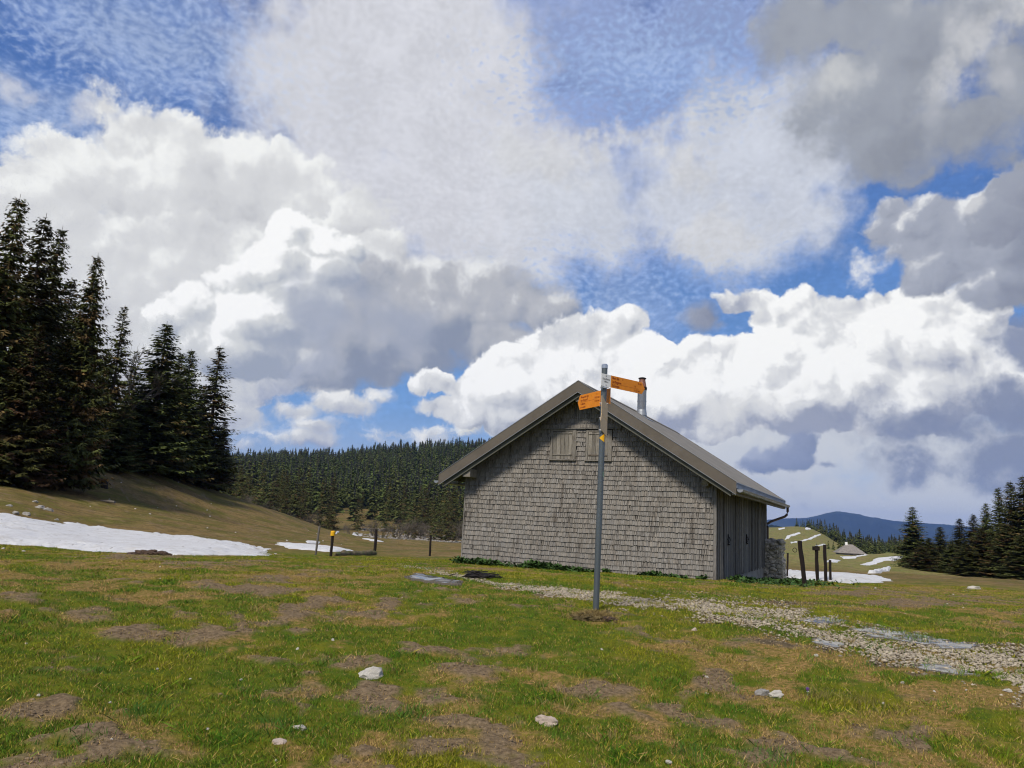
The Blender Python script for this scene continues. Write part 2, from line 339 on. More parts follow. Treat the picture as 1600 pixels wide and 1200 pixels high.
def H(x, y, fine=True):
    x = np.asarray(x, float); y = np.asarray(y, float)
    r = np.maximum(np.hypot(x, y), 1.0); az = np.arctan2(x, y)
    fa = np.clip((az-AZG[0])/(AZG[1]-AZG[0]), 0, len(AZG)-1.001)
    fr = np.clip((np.log(r)-LR[0])/(LR[1]-LR[0]), 0, NR-1.001)
    i = fa.astype(int); j = fr.astype(int); u = fa-i; v = fr-j
    z = ZG[i, j]*(1-u)*(1-v)+ZG[i+1, j]*u*(1-v)+ZG[i, j+1]*(1-u)*v+ZG[i+1, j+1]*u*v
    back = sstep(math.radians(46), math.radians(95), np.abs(az))     # gentle meadow behind and beside the camera
    z = z*(1-back)+back*(-.02*r**.9*.6)
    if fine:
        z = z+(fbm(x*1.1, y*1.1, 3, 5)-.5)*.10*sstep(1, 4, r)*(1-sstep(40, 90, r)*.3)
        z = z+(fbm(x*.09, y*.09, 4, 9)-.5)*1.3*sstep(45, 110, r)
    return z
def cast(px, py, rmax=1400):
    """first ground point seen through a photo pixel"""
    d = ray(px, py); hd = math.hypot(d[0], d[1])
    rs = np.exp(np.linspace(math.log(2.5), math.log(rmax), 2600))
    t = rs/hd; X = d[0]*t; Y = d[1]*t; Z = EYE+d[2]*t
    below = Z < H(X, Y)
    k = int(np.argmax(below)) if below.any() else len(rs)-1
    return np.array([X[k], Y[k], float(H(X[k], Y[k]))])
def at_dist(px, py, r):
    """ground point on the bearing of a photo pixel at horizontal distance r"""
    d = ray(px, py); hd = math.hypot(d[0], d[1]); x, y = d[0]/hd*r, d[1]/hd*r
    return np.array([x, y, float(H(x, y))])

def mesh_from(name, V, Fc, smooth=True, attrs=None, cols=None):
    me = bpy.data.meshes.new(name)
    V = np.asarray(V, np.float32); Fc = np.asarray(Fc, np.int32); n = Fc.shape[1]
    me.vertices.add(len(V)); me.vertices.foreach_set('co', V.ravel())
    me.loops.add(Fc.size); me.loops.foreach_set('vertex_index', Fc.ravel())
    me.polygons.add(len(Fc)); me.polygons.foreach_set('loop_start', np.arange(0, Fc.size, n, dtype=np.int32))
    me.polygons.foreach_set('loop_total', np.full(len(Fc), n, np.int32))
    if smooth: me.polygons.foreach_set('use_smooth', np.ones(len(Fc), bool))
    for k, v in (attrs or {}).items():
        at = me.attributes.new(k, 'FLOAT', 'POINT'); at.data.foreach_set('value', np.asarray(v, np.float32))
    for k, v in (cols or {}).items():
        at = me.attributes.new(k, 'FLOAT_COLOR', 'POINT')
        v = np.asarray(v, np.float32); v = np.concatenate([v, np.ones((len(v), 1), np.float32)], 1)
        at.data.foreach_set('color', v.ravel())
    me.update(calc_edges=True); me.validate(); return me
def link(name, me, m=None, parent=None, label=None, cat=None, group=None, kind=None, loc=None):
    o = bpy.data.objects.new(name, me); COL.objects.link(o)
    if m is not None and me is not None and not me.materials: me.materials.append(m)
    if parent is not None: o.parent = parent
    if loc is not None: o.location = loc
    if label: o['label'] = label
    if cat: o['category'] = cat
    if group: o['group'] = group
    if kind: o['kind'] = kind
    return o
def grid_faces(nr, nc):
    i = np.arange(nr-1)[:, None]*nc+np.arange(nc-1)[None]
    return np.stack([i, i+1, i+nc+1, i+nc], -1).reshape(-1, 4)

# ground cover masks, all functions of the place on the ground
SOIL = [(57, 932, 42, 8), (125, 957, 45, 10), (260, 958, 25, 6), (222, 988, 30, 11), (325, 992, 40, 13), (380, 982, 24, 7), (460, 954, 27, 9), (580, 962, 17, 5), (606, 948, 14, 4), (658, 949, 14, 4),
 (627, 1014, 30, 9), (520, 1036, 75, 13), (660, 1088, 84, 44), (710, 1120, 70, 20), (405, 1076, 32, 7), (62, 1108, 44, 15), (195, 1115, 18, 10), (150, 1155, 36, 15), (65, 1190, 36, 12), (715, 1022, 62, 9),
 (865, 1110, 26, 9), (945, 1075, 42, 20), (955, 1112, 40, 14), (1100, 1070, 34, 15), (1020, 1040, 30, 10), (800, 1142, 32, 22), (1275, 1188, 75, 16), (1392, 1145, 66, 12), (1420, 1168, 46, 12), (1495, 1180, 40, 12),
 (370, 885, 34, 6), (325, 925, 50, 7), (395, 925, 42, 7), (745, 1040, 50, 10), (640, 1120, 60, 16), (430, 1030, 30, 8), (300, 885, 40, 4), (215, 871, 45, 3), (1345, 925, 60, 5), (1450, 940, 90, 6), (785, 1190, 40, 14), (500, 940, 30, 5), (420, 905, 40, 5)]
DRY = [(250, 952, 80, 16), (140, 970, 60, 12), (335, 1003, 60, 16), (430, 965, 60, 14), (650, 1062, 110, 22), (560, 900, 120, 10), (700, 1100, 120, 60), (1500, 930, 190, 26), (1400, 1130, 190, 45), (1000, 880, 260, 8), (800, 925, 120, 10),
 (950, 1090, 120, 40), (1110, 1060, 60, 25), (500, 975, 30, 10), (60, 1110, 90, 30), (200, 1140, 90, 40), (880, 1030, 60, 14), (1260, 1180, 160, 30), (320, 880, 170, 8), (1300, 935, 80, 8), (640, 940, 70, 8), (820, 1160, 70, 30), (1560, 1150, 80, 50), (400, 920, 100, 12)]
PATH = np.array([(560, 874, 2), (640, 886, 4), (720, 900, 5), (780, 913, 7), (880, 925, 11), (950, 932, 15), (1050, 942, 17), (1150, 955, 21), (1250, 972, 24), (1330, 990, 28), (1450, 1018, 32), (1600, 1052, 36), (1900, 1130, 50), (2900, 1400, 120)], float)
def emask(px, py, L, warp, gain=1.0):
    out = np.full(px.shape, -9.0)
    for x, y, rx, ry in L:
        q = 1-np.hypot((px-x)/rx, (py-y)/ry)
        out = np.maximum(out, q)
    return np.clip(out*gain+warp, -1, 1)
def masks(x, y, z):
    px, py = project(np.stack([x, y, z], -1)); r = np.hypot(x, y)
    front = (y > 1)
    n1 = fbm(x*1.6, y*1.6, 5, 21, .6)-.5; n2 = fbm(x*.35, y*.35, 5, 31, .55)-.5; n3 = fbm(x*5, y*5, 3, 41)-.5; n4 = fbm(x*3.1, y*3.1, 4, 43, .6)-.5
    qs = np.full(px.shape, -1.0)
    for ex_, ey_, ea_, eb_ in SOIL: qs = np.maximum(qs, 1-np.hypot((px-ex_)/(ea_*1.5), (py-ey_)/(eb_*1.5)))
    soil = sstep(-.03, .13, n1*.8+n3*.5+.26*np.clip(qs, -.35, .5)-.055)*front
    soil = np.maximum(soil, .7*sstep(.15, .25, n1*.75+n2*.4+n3*.4)*(1-sstep(24, 40, r)))
    dry = sstep(-.1, .5, emask(px, py, DRY, n1*2.0))*front*.8
    dry = np.maximum(dry*sstep(-.12, .04, n4), sstep(.03, .23, n1*.5+n4*1.1+n2*.9))
    dry = np.clip(dry, 0, 1)
    yc = np.interp(px, PATH[:, 0], PATH[:, 1]); hw = np.interp(px, PATH[:, 0], PATH[:, 2])
    q = 1-np.abs(py-yc)/(hw*1.45)+n1*2.0+n3*1.0+n4*1.2-.1
    strip = 1-.75*np.exp(-((py-yc-hw*.05)/(hw*.22))**2)*sstep(1100, 1250, px)
    path = sstep(-.05, .75, q)*np.interp(px, [560, 760, 950, 1100], [.25, .5, .85, 1.0])*sstep(-.42, -.1, n1+n3*.8)*strip*(px > 540)*front*(r < 60)
    yc2 = np.interp(px, [1100, 1200, 1300, 1420], [927, 936, 944, 950])
    path = np.maximum(path, .8*sstep(0, .5, 1-np.abs(py-yc2)/3+n1*2)*(px > 1120)*(px < 1400)*front*(r < 60))
    hill = sstep(27, 40, r)
    meadow = sstep(math.radians(13), math.radians(17), np.arctan2(x, y))*sstep(60, 110, r)
    return soil, dry, path, hill, meadow

# polar sheet: very fine in front of the camera, coarse elsewhere
rings = [0.4]
while rings[-1] < 2600:
    r = rings[-1]
    rings.append(r*(1.05 if r < 3 else 1.006 if r < 17 else 1.012 if r < 60 else 1.018 if r < 1200 else 1.06))
for r in (3200, 4500, 7000, 10000, 13000, 15400): rings.append(r)
rings = np.array(rings)
azf = np.radians(np.concatenate([np.arange(-54, -39.1, .3), np.arange(-39.0, 39.001, .13), np.arange(39.3, 54.1, .3)]))
azs = np.concatenate([np.radians(np.arange(-180, -55, 3.0)), azf, np.radians(np.arange(57, 180.1, 3.0))])
RR, AA = np.meshgrid(rings, azs, indexing='ij')
X = RR*np.sin(AA); Y = RR*np.cos(AA); Z = H(X, Y)
far = RR > 2600; Z = np.where(far, -40-(RR-2600)*.004, Z)
soil, dry, path, hill, meadow = masks(X, Y, Z)
Z = Z+soil*.035*fbm(X*6, Y*6, 3, 77)*(RR < 25)+(fbm(X*9, Y*9, 3, 55)-.5)*.03*(RR < 25)-path*.02*(RR < 60)
V = np.stack([X, Y, Z], -1).reshape(-1, 3)
me = mesh_from('ground', V, grid_faces(*X.shape)[:, ::-1], True,
               dict(soil=soil.ravel(), dry=dry.ravel(), path=path.ravel(), hill=hill.ravel(), meadow=meadow.ravel()))
def g_ground(G, b):
    p = OBJ(G)
    so_, dr, pa, hi_, md = [attr(G, k) for k in ('soil', 'dry', 'path', 'hill', 'meadow')]
    nf = G.noise(p, 28, 5, .7); nm = G.noise(p, 4.5, 6, .65); nl = G.noise(p, .22, 8, .62); nx = G.noise(p, 90, 3, .6)
    green = G.mixc(G.mr(nm, .35, .65), (.055, .092, .006, 1), (.135, .135, .010, 1))
    straw = G.mixc(G.mr(nf, .3, .7), (.14, .085, .028, 1), (.33, .205, .075, 1))
    c = G.mixc(G.m('MULTIPLY', dr, G.mr(nf, .25, .6)), green, straw)
    # far slopes: winter-brown turf with olive streaks
    brown = G.mixc(G.mr(nm, .3, .7), (.11, .074, .028, 1), (.25, .17, .064, 1))
    olive = G.mixc(G.mr(nf, .3, .7), (.075, .072, .014, 1), (.15, .13, .026, 1))
    hillc = G.mixc(G.mr(G.m('ADD', nl, G.m('MULTIPLY', nm, .25)), .55, .74), brown, olive)
    mc = G.mixc(G.mr(nl, .4, .62), (.23, .20, .07, 1), (.165, .19, .05, 1))
    hillc = G.mixc(md, hillc, G.mixc(.8, hillc, mc))
    hillc = G.mixc(G.m('MULTIPLY', G.mr(G.noise(p, .9, 8, .75), .46, .60), .6), hillc, (.075, .055, .02, 1)); hillc = G.mixc(G.m('MULTIPLY', G.mr(G.noise(G.v('MULTIPLY', p, (1, 1, 4)), .35, 6, .7), .55, .68), .5), hillc, (.30, .22, .10, 1))
    c = G.mixc(hi_, c, hillc)
    soilc = G.mixc(G.mr(nf, .3, .7), (.09, .062, .034, 1), (.25, .18, .105, 1))
    soilc = G.mixc(G.mr(nx, .62, .75), soilc, (.25, .2, .14, 1))
    c = G.mixc(so_, c, soilc)
    vo = G.vor(p, 26, 1, .5, dims='3D', feature='F1', out='Color'); vd = G.vor(p, 26, 1, .5, dims='3D', feature='F1')
    sv = G.n('ShaderNodeSeparateColor'); G.t.links.new(vo, sv.inputs[0])
    grav = G.mixc(G.mr(sv.outputs[0], .1, .9), (.14, .105, .062, 1), (.42, .34, .22, 1))
    grav = G.mixc(G.mr(vd, .35, .6), grav, (.09, .07, .04, 1))
    c = G.mixc(G.m('MULTIPLY', pa, G.mr(nm, .3, .55, .45, 1)), c, grav)
    G.put(c, b.inputs['Base Color']); b.inputs['Roughness'].default_value = .95; b.inputs['Specular IOR Level'].default_value = .1
    hgt = G.m('ADD', G.m('MULTIPLY', nf, 1.0), G.m('MULTIPLY', G.m('SUBTRACT', 1.0, vd), G.m('MULTIPLY', pa, .8)))
    bump(G, b, hgt, .8, .03)
M_ground = mat('turf_and_soil', g_ground)
link('ground', me, M_ground, kind='structure', label='mountain pasture with patchy turf and bare soil')

# ---------------------------------------------------------------- far mountains
def mountain(name, prof, dist, depth, base, c, seed, lab):
    px = np.array([p[0] for p in prof], float); py = np.array([p[1] for p in prof], float)
    n = 260; xs = np.linspace(px[0], px[-1], n); ys = np.interp(xs, px, py)
    a = np.array([azel(x, 807.8+(x-800)*math.tan(ROLL))[0] for x in xs])
    top = np.array([z_at_row(ai, dist, y) for ai, y in zip(a, ys)])
    rows = []
    for k, t in enumerate(np.linspace(-1, 1, 41)):
        d = dist+t*depth
        z = base+(top-base)*np.cos(t*math.pi/2)**1.2
        z = z+(fbm(a*90+seed, np.full(n, t*5.0), 5, seed)-.5)*(top-base)*.35*np.abs(np.sin(t*math.pi))
        z = z+(fbm(a*300, np.full(n, t*5.0), 3, seed+3)-.5)*6*(1-abs(t))
        rows.append(np.stack([np.sin(a)*d, np.cos(a)*d, z], -1))
    V = np.concatenate(rows); me = mesh_from(name, V, grid_faces(41, n)[:, ::-1])
    link(name, me, c, kind='structure', label=lab)
def g_mtn(G, b):
    p = OBJ(G); n = G.noise(p, .0009, 8, .6); geo = G.n('ShaderNodeNewGeometry')
    s_ = G.n('ShaderNodeSeparateXYZ'); G.t.links.new(geo.outputs['Position'], s_.inputs[0])
    c = G.mixc(G.mr(n, .42, .6), (.012, .020, .024, 1), (.030, .040, .030, 1))
    c = G.mixc(G.m('MULTIPLY', G.mr(s_.outputs[2], 330, 430), G.mr(n, .4, .6)), c, (.13, .115, .09, 1))
    G.put(c, b.inputs['Base Color']); b.inputs['Roughness'].default_value = 1; b.inputs['Specular IOR Level'].default_value = 0
M_mtn = mat('wooded_mountain', g_mtn)
mountain('mountain', [(1080, 830), (1180, 814), (1215, 811), (1262, 809), (1285, 804), (1303, 799.5), (1313, 799), (1335, 803), (1372, 810), (1400, 814), (1440, 817), (1500, 822), (1560, 830), (1700, 838), (1900, 860)], 12000, 2500, -140, M_mtn, 3, 'long blue mountain ridge with a bald summit')
mountain('mountain', [(1100, 845), (1180, 826), (1205, 820), (1230, 826), (1245, 833), (1300, 848), (1500, 850)], 2600, 500, -90, M_mtn, 8, 'low dark wooded ridge beyond the meadow')

# ---------------------------------------------------------------- snow
def snow(poly, lab, thick=.14, name='snow_patch', m=None, rough=.55, lift=.03, fq=1.0):
    P = np.array(poly, float)
    W_ = np.array([cast(a, b_) for a, b_ in poly])
    rr = np.hypot(W_[:, 0], W_[:, 1]); aa = np.arctan2(W_[:, 0], W_[:, 1])
    na, nr = 150, 90
    da = (aa.max()-aa.min())*.06+.004
    ag = np.linspace(aa.min()-da, aa.max()+da, na); rg = np.exp(np.linspace(math.log(rr.min()*.95), math.log(rr.max()*1.06), nr))
    R_, A_ = np.meshgrid(rg, ag, indexing='ij'); X = R_*np.sin(A_); Y = R_*np.cos(A_); Zg = H(X, Y)
    # signed distance to the outline on the ground, in log-polar units
    qx = A_*1.0; qy = np.log(R_); ex = aa; ey = np.log(rr)
    ins = np.zeros(qx.shape, bool); dist = np.full(qx.shape, 9.0)
    n = len(ex); sx = 1.0
    for i in range(n):
        j = (i+1) % n; x1, y1, x2, y2 = ex[i], ey[i], ex[j], ey[j]
        c = ((y1 > qy) != (y2 > qy)) & (qx < (x2-x1)*(qy-y1)/(y2-y1+1e-12)+x1); ins ^= c
        ux, uy = x2-x1, y2-y1; t = np.clip(((qx-x1)*ux+(qy-y1)*uy)/(ux*ux+uy*uy+1e-12), 0, 1)
        dist = np.minimum(dist, np.hypot(qx-x1-t*ux, qy-y1-t*uy))
    sdf = np.where(ins, dist, -dist)
    ref = max(float(sdf.max()), 1e-4)
    f = sdf/ref+(fbm(X*1.3*fq, Y*2.2*fq, 5, 61, .65)-.5)*rough*min(1, 40/rr.mean())+(fbm(X*.4, Y*.4, 3, 63)-.5)*.25
    hz = Zg+np.where(f > 0, thick*sstep(0, .35, f)+lift+(fbm(X*1.5, Y*1.5, 3, 66)-.5)*min(.05, thick*.4), f*1.2*max(1, rr.mean()/40))
    keep = f > (-.12 if m is None else .0)
    Fc = grid_faces(nr, na); k = keep.ravel()[Fc].any(1); Fc = Fc[k]
    used = np.unique(Fc); mp = np.zeros(nr*na, int); mp[used] = np.arange(len(used))
    V = np.stack([X, Y, hz], -1).reshape(-1, 3)[used]
    return link(name, mesh_from(name, V, mp[Fc][:, ::-1]), m or M_snow, kind='structure', label=lab)
def g_snow(G, b):
    p = OBJ(G); n = G.noise(p, 1.1, 6, .65); n2 = G.noise(G.v('MULTIPLY', p, (1, 3, 1)), 5, 5, .6)
    c = G.mixc(G.mr(n, .45, .75), (.62, .62, .62, 1), (.50, .48, .45, 1))
    c = G.mixc(G.mr(n2, .58, .72), c, (.40, .37, .32, 1)); c = G.mixc(G.mr(G.noise(p, 3.1, 3, .5), .68, .72), c, (.12, .09, .06, 1))
    G.put(c, b.inputs['Base Color']); b.inputs['Roughness'].default_value = .7; b.inputs['Specular IOR Level'].default_value = .2
    bump(G, b, n2, .9, .10)
M_snow = mat('old_snow', g_snow)
snow([(-60, 795), (0, 803), (40, 810), (120, 820), (200, 830), (300, 840), (375, 848), (402, 857), (408, 866), (380, 869), (300, 868), (220, 866), (120, 860), (60, 854), (0, 851), (-60, 850)], 'long snow bank at the foot of the left slope')
snow([(433, 848), (470, 851), (500, 853), (530, 856), (552, 861), (563, 862), (520, 862), (470, 859), (448, 856)], 'snow streak behind the left fence posts', .08)
snow([(478, 846), (500, 847), (498, 850), (480, 849)], 'tiny snow scrap above the fence streak', .06)
snow([(495, 834), (530, 832), (552, 832), (568, 835), (520, 836), (492, 836)], 'thin snow strip along the foot of the hill', .1)
snow([(566, 842), (590, 844), (600, 847), (580, 846)], 'small snow sliver right of the fence posts', .06)
snow([(1222, 890), (1260, 896), (1310, 898), (1350, 899), (1396, 908), (1370, 910), (1330, 912), (1290, 909), (1250, 904), (1224, 902)], 'white snow field behind the right fence posts')
snow([(1345, 882), (1365, 874), (1385, 871), (1412, 870), (1412, 872), (1380, 877), (1350, 883)], 'curved snow band on the meadow left of the spruces', .15)
snow([(1355, 896), (1375, 891), (1392, 886), (1392, 889), (1370, 896)], 'short snow band low on the meadow', .2)
snow([(1312, 869), (1330, 870), (1345, 866), (1357, 867), (1335, 873), (1318, 873)], 'snow below the distant chalet', .15)
snow([(1291, 877), (1305, 876), (1313, 876), (1304, 879), (1291, 879)], 'snow scrap left of the chalet', .2)
snow([(1378, 861), (1395, 858), (1409, 857), (1406, 859), (1385, 862)], 'snow streak near the top of the brown rise', .2)
snow([(1226, 843), (1230, 837), (1250, 832), (1251, 834), (1236, 838), (1231, 842), (1227, 844)], 'hooked snow streak on the far green hill', .2)
snow([(1248, 846), (1262, 842), (1282, 834), (1283, 836), (1268, 843), (1250, 848)], 'slanting snow streak on the far green hill', .2)
snow([(1216, 826), (1227, 824), (1226, 826), (1217, 828)], 'snow dab near the hill crest', .2)
snow([(1258, 826), (1269, 825), (1267, 828), (1259, 828)], 'snow dab below the hilltop wood', .2)
snow([(1235, 847), (1246, 846), (1245, 848), (1236, 849)], 'snow dash low on the far green hill', .2)
snow([(1274, 852), (1290, 850), (1290, 852), (1275, 853)], 'snow dash at the foot of the far hill', .2)

# ---------------------------------------------------------------- puddles
def puddle(poly, lab, broken=3.6, lift=.010):
    return snow(poly, lab, 0.0, 'puddle', M_water, broken, lift, 3.0)
def g_water(G, b):
    p = OBJ(G)
    b.inputs['Base Color'].default_value = (.10, .085, .06, 1); b.inputs['Roughness'].default_value = .05
    b.inputs['Specular IOR Level'].default_value = .5; b.inputs['IOR'].default_value = 1.4; bump(G, b, G.noise(p, 14, 3, .5), .06, .01)
M_water = mat('muddy_water', g_water)

puddle([(634, 903), (655, 900), (672, 903), (695, 906), (717, 909), (717, 915), (700, 915), (670, 911), (645, 908)], 'sky-reflecting puddle in the grass left of the signpost', 1.4, .035)
puddle([(1340, 978), (1380, 981), (1430, 990), (1480, 1000), (1530, 1012), (1500, 1018), (1440, 1008), (1380, 996), (1345, 986)], 'long grey puddle between the two wheel tracks')
puddle([(1262, 996), (1285, 998), (1310, 1008), (1300, 1012), (1275, 1006)], 'small puddle on the near edge of the gravel track')
puddle([(1425, 1036), (1460, 1038), (1500, 1046), (1530, 1058), (1490, 1056), (1440, 1046)], 'puddle at the near edge of the track by the right side')
puddle([(1250, 968), (1290, 966), (1320, 972), (1280, 978)], 'shallow puddle in the middle of the gravel track')

# ---------------------------------------------------------------- mesh builder for hard-surface parts
class MB:
    def __init__(s): s.V = []; s.F = []; s.C = []; s.c = (1, 1, 1)
    def add(s, V, F, c=None):
        o = len(s.V); s.V += [tuple(v) for v in V]; s.F += [tuple(i+o for i in f) for f in F]; s.C += [c or s.c]*len(V)
    def box(s, a, b, c=None):
        (x0, y0, z0), (x1, y1, z1) = a, b
        s.add([(x0, y0, z0), (x1, y0, z0), (x1, y1, z0), (x0, y1, z0), (x0, y0, z1), (x1, y0, z1), (x1, y1, z1), (x0, y1, z1)],
              [(0, 3, 2, 1), (4, 5, 6, 7), (0, 1, 5, 4), (1, 2, 6, 5), (2, 3, 7, 6), (3, 0, 4, 7)], c)
    def hexa(s, P, c=None):      # P: 8 corners, bottom 4 then top 4
        s.add(P, [(0, 3, 2, 1), (4, 5, 6, 7), (0, 1, 5, 4), (1, 2, 6, 5), (2, 3, 7, 6), (3, 0, 4, 7)], c)
    def tube(s, pts, radii, n=12, cap=True, c=None):
        pts = [Vector(p) for p in pts]; o = len(s.V); R = []
        for i, p in enumerate(pts):
            t = (pts[min(i+1, len(pts)-1)]-pts[max(i-1, 0)]).normalized()
            u = t.cross(Vector((0, 0, 1))) if abs(t.z) < .95 else t.cross(Vector((1, 0, 0)))
            u.normalize(); v = t.cross(u)
            r = radii[i] if hasattr(radii, '__len__') else radii
            s.V += [tuple(p+(u*math.cos(a)+v*math.sin(a))*r) for a in [2*math.pi*k/n for k in range(n)]]
            s.C += [c or s.c]*n
        for i in range(len(pts)-1):
            for k in range(n):
                a = o+i*n+k; b = o+i*n+(k+1) % n
                s.F.append((a, a+n, b+n, b))
        if cap: s.F.append(tuple(o+k for k in range(n))); s.F.append(tuple(o+(len(pts)-1)*n+k for k in reversed(range(n))))
    def prism(s, poly, o, u, v, w, c=None):   # 2-D outline in plane (u, v) at o, thickness vector w
        o, u, v, w = Vector(o), Vector(u), Vector(v), Vector(w); n = len(poly)
        P = [o+u*a+v*b for a, b in poly]
        s.add([tuple(p) for p in P]+[tuple(p+w) for p in P], [tuple(range(n)), tuple(reversed(range(n, 2*n)))]+[(i, i+n, (i+1) % n+n, (i+1) % n) for i in range(n)], c)
    def build(s, name, m, parent=None, bevel=0, smooth=False, **k):
        me = bpy.data.meshes.new(name); me.from_pydata(s.V, [], s.F)
        at = me.attributes.new('tint', 'FLOAT_COLOR', 'POINT')
        at.data.foreach_set('color', np.array([tuple(c)+(1,) for c in s.C], np.float32).ravel())
        bm = bmesh.new(); bm.from_mesh(me)
        bmesh.ops.recalc_face_normals(bm, faces=bm.faces)
        if bevel:
            bmesh.ops.bevel(bm, geom=list(bm.edges), offset=bevel, segments=1, affect='EDGES', clamp_overlap=True)
        for f in bm.faces: f.smooth = smooth
        if smooth:
            for e in bm.edges: e.smooth = e.calc_face_angle(0) < .7
        bm.to_mesh(me); bm.free()
        return link(name, me, m, parent, **k)

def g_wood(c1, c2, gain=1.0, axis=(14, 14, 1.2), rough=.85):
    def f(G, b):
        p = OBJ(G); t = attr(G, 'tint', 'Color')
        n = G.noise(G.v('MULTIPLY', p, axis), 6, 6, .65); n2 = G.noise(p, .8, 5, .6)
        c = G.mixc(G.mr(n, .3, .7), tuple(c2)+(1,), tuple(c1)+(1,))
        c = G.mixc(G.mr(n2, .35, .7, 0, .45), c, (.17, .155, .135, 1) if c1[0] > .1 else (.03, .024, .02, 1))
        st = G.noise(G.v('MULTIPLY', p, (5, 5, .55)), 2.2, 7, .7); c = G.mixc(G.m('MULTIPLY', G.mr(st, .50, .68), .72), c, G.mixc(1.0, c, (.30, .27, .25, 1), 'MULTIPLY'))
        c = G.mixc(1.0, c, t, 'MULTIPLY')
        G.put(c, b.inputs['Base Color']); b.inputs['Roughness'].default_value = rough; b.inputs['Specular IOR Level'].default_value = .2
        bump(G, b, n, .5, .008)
    return f
M_shingle = mat('weathered_shingle', g_wood((.285, .27, .252), (.175, .163, .148)))
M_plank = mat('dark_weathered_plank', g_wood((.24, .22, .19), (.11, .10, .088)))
M_shutter = mat('grey_board', g_wood((.29, .265, .23), (.15, .135, .115)))
M_beam = mat('sawn_beam', g_wood((.30, .27, .225), (.18, .16, .13)))
def g_paint(c, rough=.45, metal=.0, bs=.0):
    def f(G, b):
        p = OBJ(G); n = G.noise(p, 1.5, 8, .65); n2 = G.noise(p, 30, 3, .5)
        G.put(G.mixc(G.mr(n, .3, .72), tuple(c)+(1,), tuple(v*.78 for v in c)+(1,)), b.inputs['Base Color'])
        G.put(G.mr(n, .3, .7, rough-.08, rough+.12), b.inputs['Roughness']); b.inputs['Metallic'].default_value = metal
        bump(G, b, n2, .12, .004)
    return f
M_roof = mat('brown_sheet_roof', g_paint((.20, .18, .145), .75))
M_verge = mat('brown_verge_board', g_paint((.115, .096, .074), .7))
M_barge = mat('dark_green_board', g_paint((.10, .10, .08), .8))
M_zinc = mat('zinc_gutter', g_paint((.42, .42, .42), .38, .7))
M_galv = mat('galvanised_strip', g_paint((.40, .42, .44), .45, .7))
M_copper = mat('dark_brown_downpipe', g_paint((.11, .075, .055), .4, .5))
M_steel = mat('stainless_flue', g_paint((.40, .38, .35), .28, .9))
M_rustcap = simple('rusted_cap', (.34, .16, .11), .6, .3, .6, 20)
M_stone = simple('pale_rubble', (.40, .35, .28), .95, 0, .45, 6, bumps=(12, .8, .05))
M_plinth = simple('stained_concrete', (.34, .31, .26), .95, 0, .35, 3, bumps=(20, .5, .02))
M_iron = simple('dark_iron', (.035, .03, .028), .55, .6, .4, 20)

# ---------------------------------------------------------------- the hut
YAW = rad(25.257); HW, HL = 6.804, 9.99
HC = Vector((5.044, 19.0, 0.0)); HZ = EYE-1.29           # near right corner; shingle foot
hut = link('hut', None, label='grey shingled alpine hut with a brown pitched roof and two closed shutters', cat='hut', loc=(HC.x, HC.y, HZ))
hut.rotation_euler = (0, 0, -YAW)
_ux = np.array([math.cos(YAW), -math.sin(YAW), 0]); _uy = np.array([math.sin(YAW), math.cos(YAW), 0])
def on_gable(px, py, off=0.0):      # photo pixel -> local (x, z) on the gable wall plane y=off
    d = ray(px, py); o = np.array([0, 0, EYE])-np.array([HC.x, HC.y, HZ])
    t = (off-o@_uy)/(d@_uy); p = o+d*t; return p@_ux, p[2]
def on_side(px, py, off=0.0):
    d = ray(px, py); o = np.array([0, 0, EYE])-np.array([HC.x, HC.y, HZ])
    t = (off-o@_ux)/(d@_ux); p = o+d*t; return p@_uy, p[2]
ZR = 3.594+1.29; ZE = 1.072+1.29; EO = .61; OV = .557; OVB = .6     # ridge, eave height, eave and verge overhangs
XM = -HW/2; XR_, XL_ = EO, -HW-EO
def roof_z(x): return ZR-(ZR-ZE)*abs(x-XM)/(HW/2+EO)
VD = .285                                  # depth of the verge board
ROOF_T = .10
def under(x): return roof_z(x)-VD*.75
# walls
mb = MB(); w = .12
prof = [(-HW, -.25), (0, -.25), (0, under(0)), (XM, under(XM)), (-HW, under(-HW))]
mb.prism(prof, (0, .03, 0), (1, 0, 0), (0, 0, 1), (0, w, 0), (.55, .5, .45)); gw = mb.build('gable_wall', M_shingle, hut)
mb = MB(); mb.prism(prof, (0, HL-w, 0), (1, 0, 0), (0, 0, 1), (0, w, 0)); mb.box((-HW, .15, -.25), (-HW+w, HL-w, under(-HW))); mb.build('back_wall', M_shingle, hut)
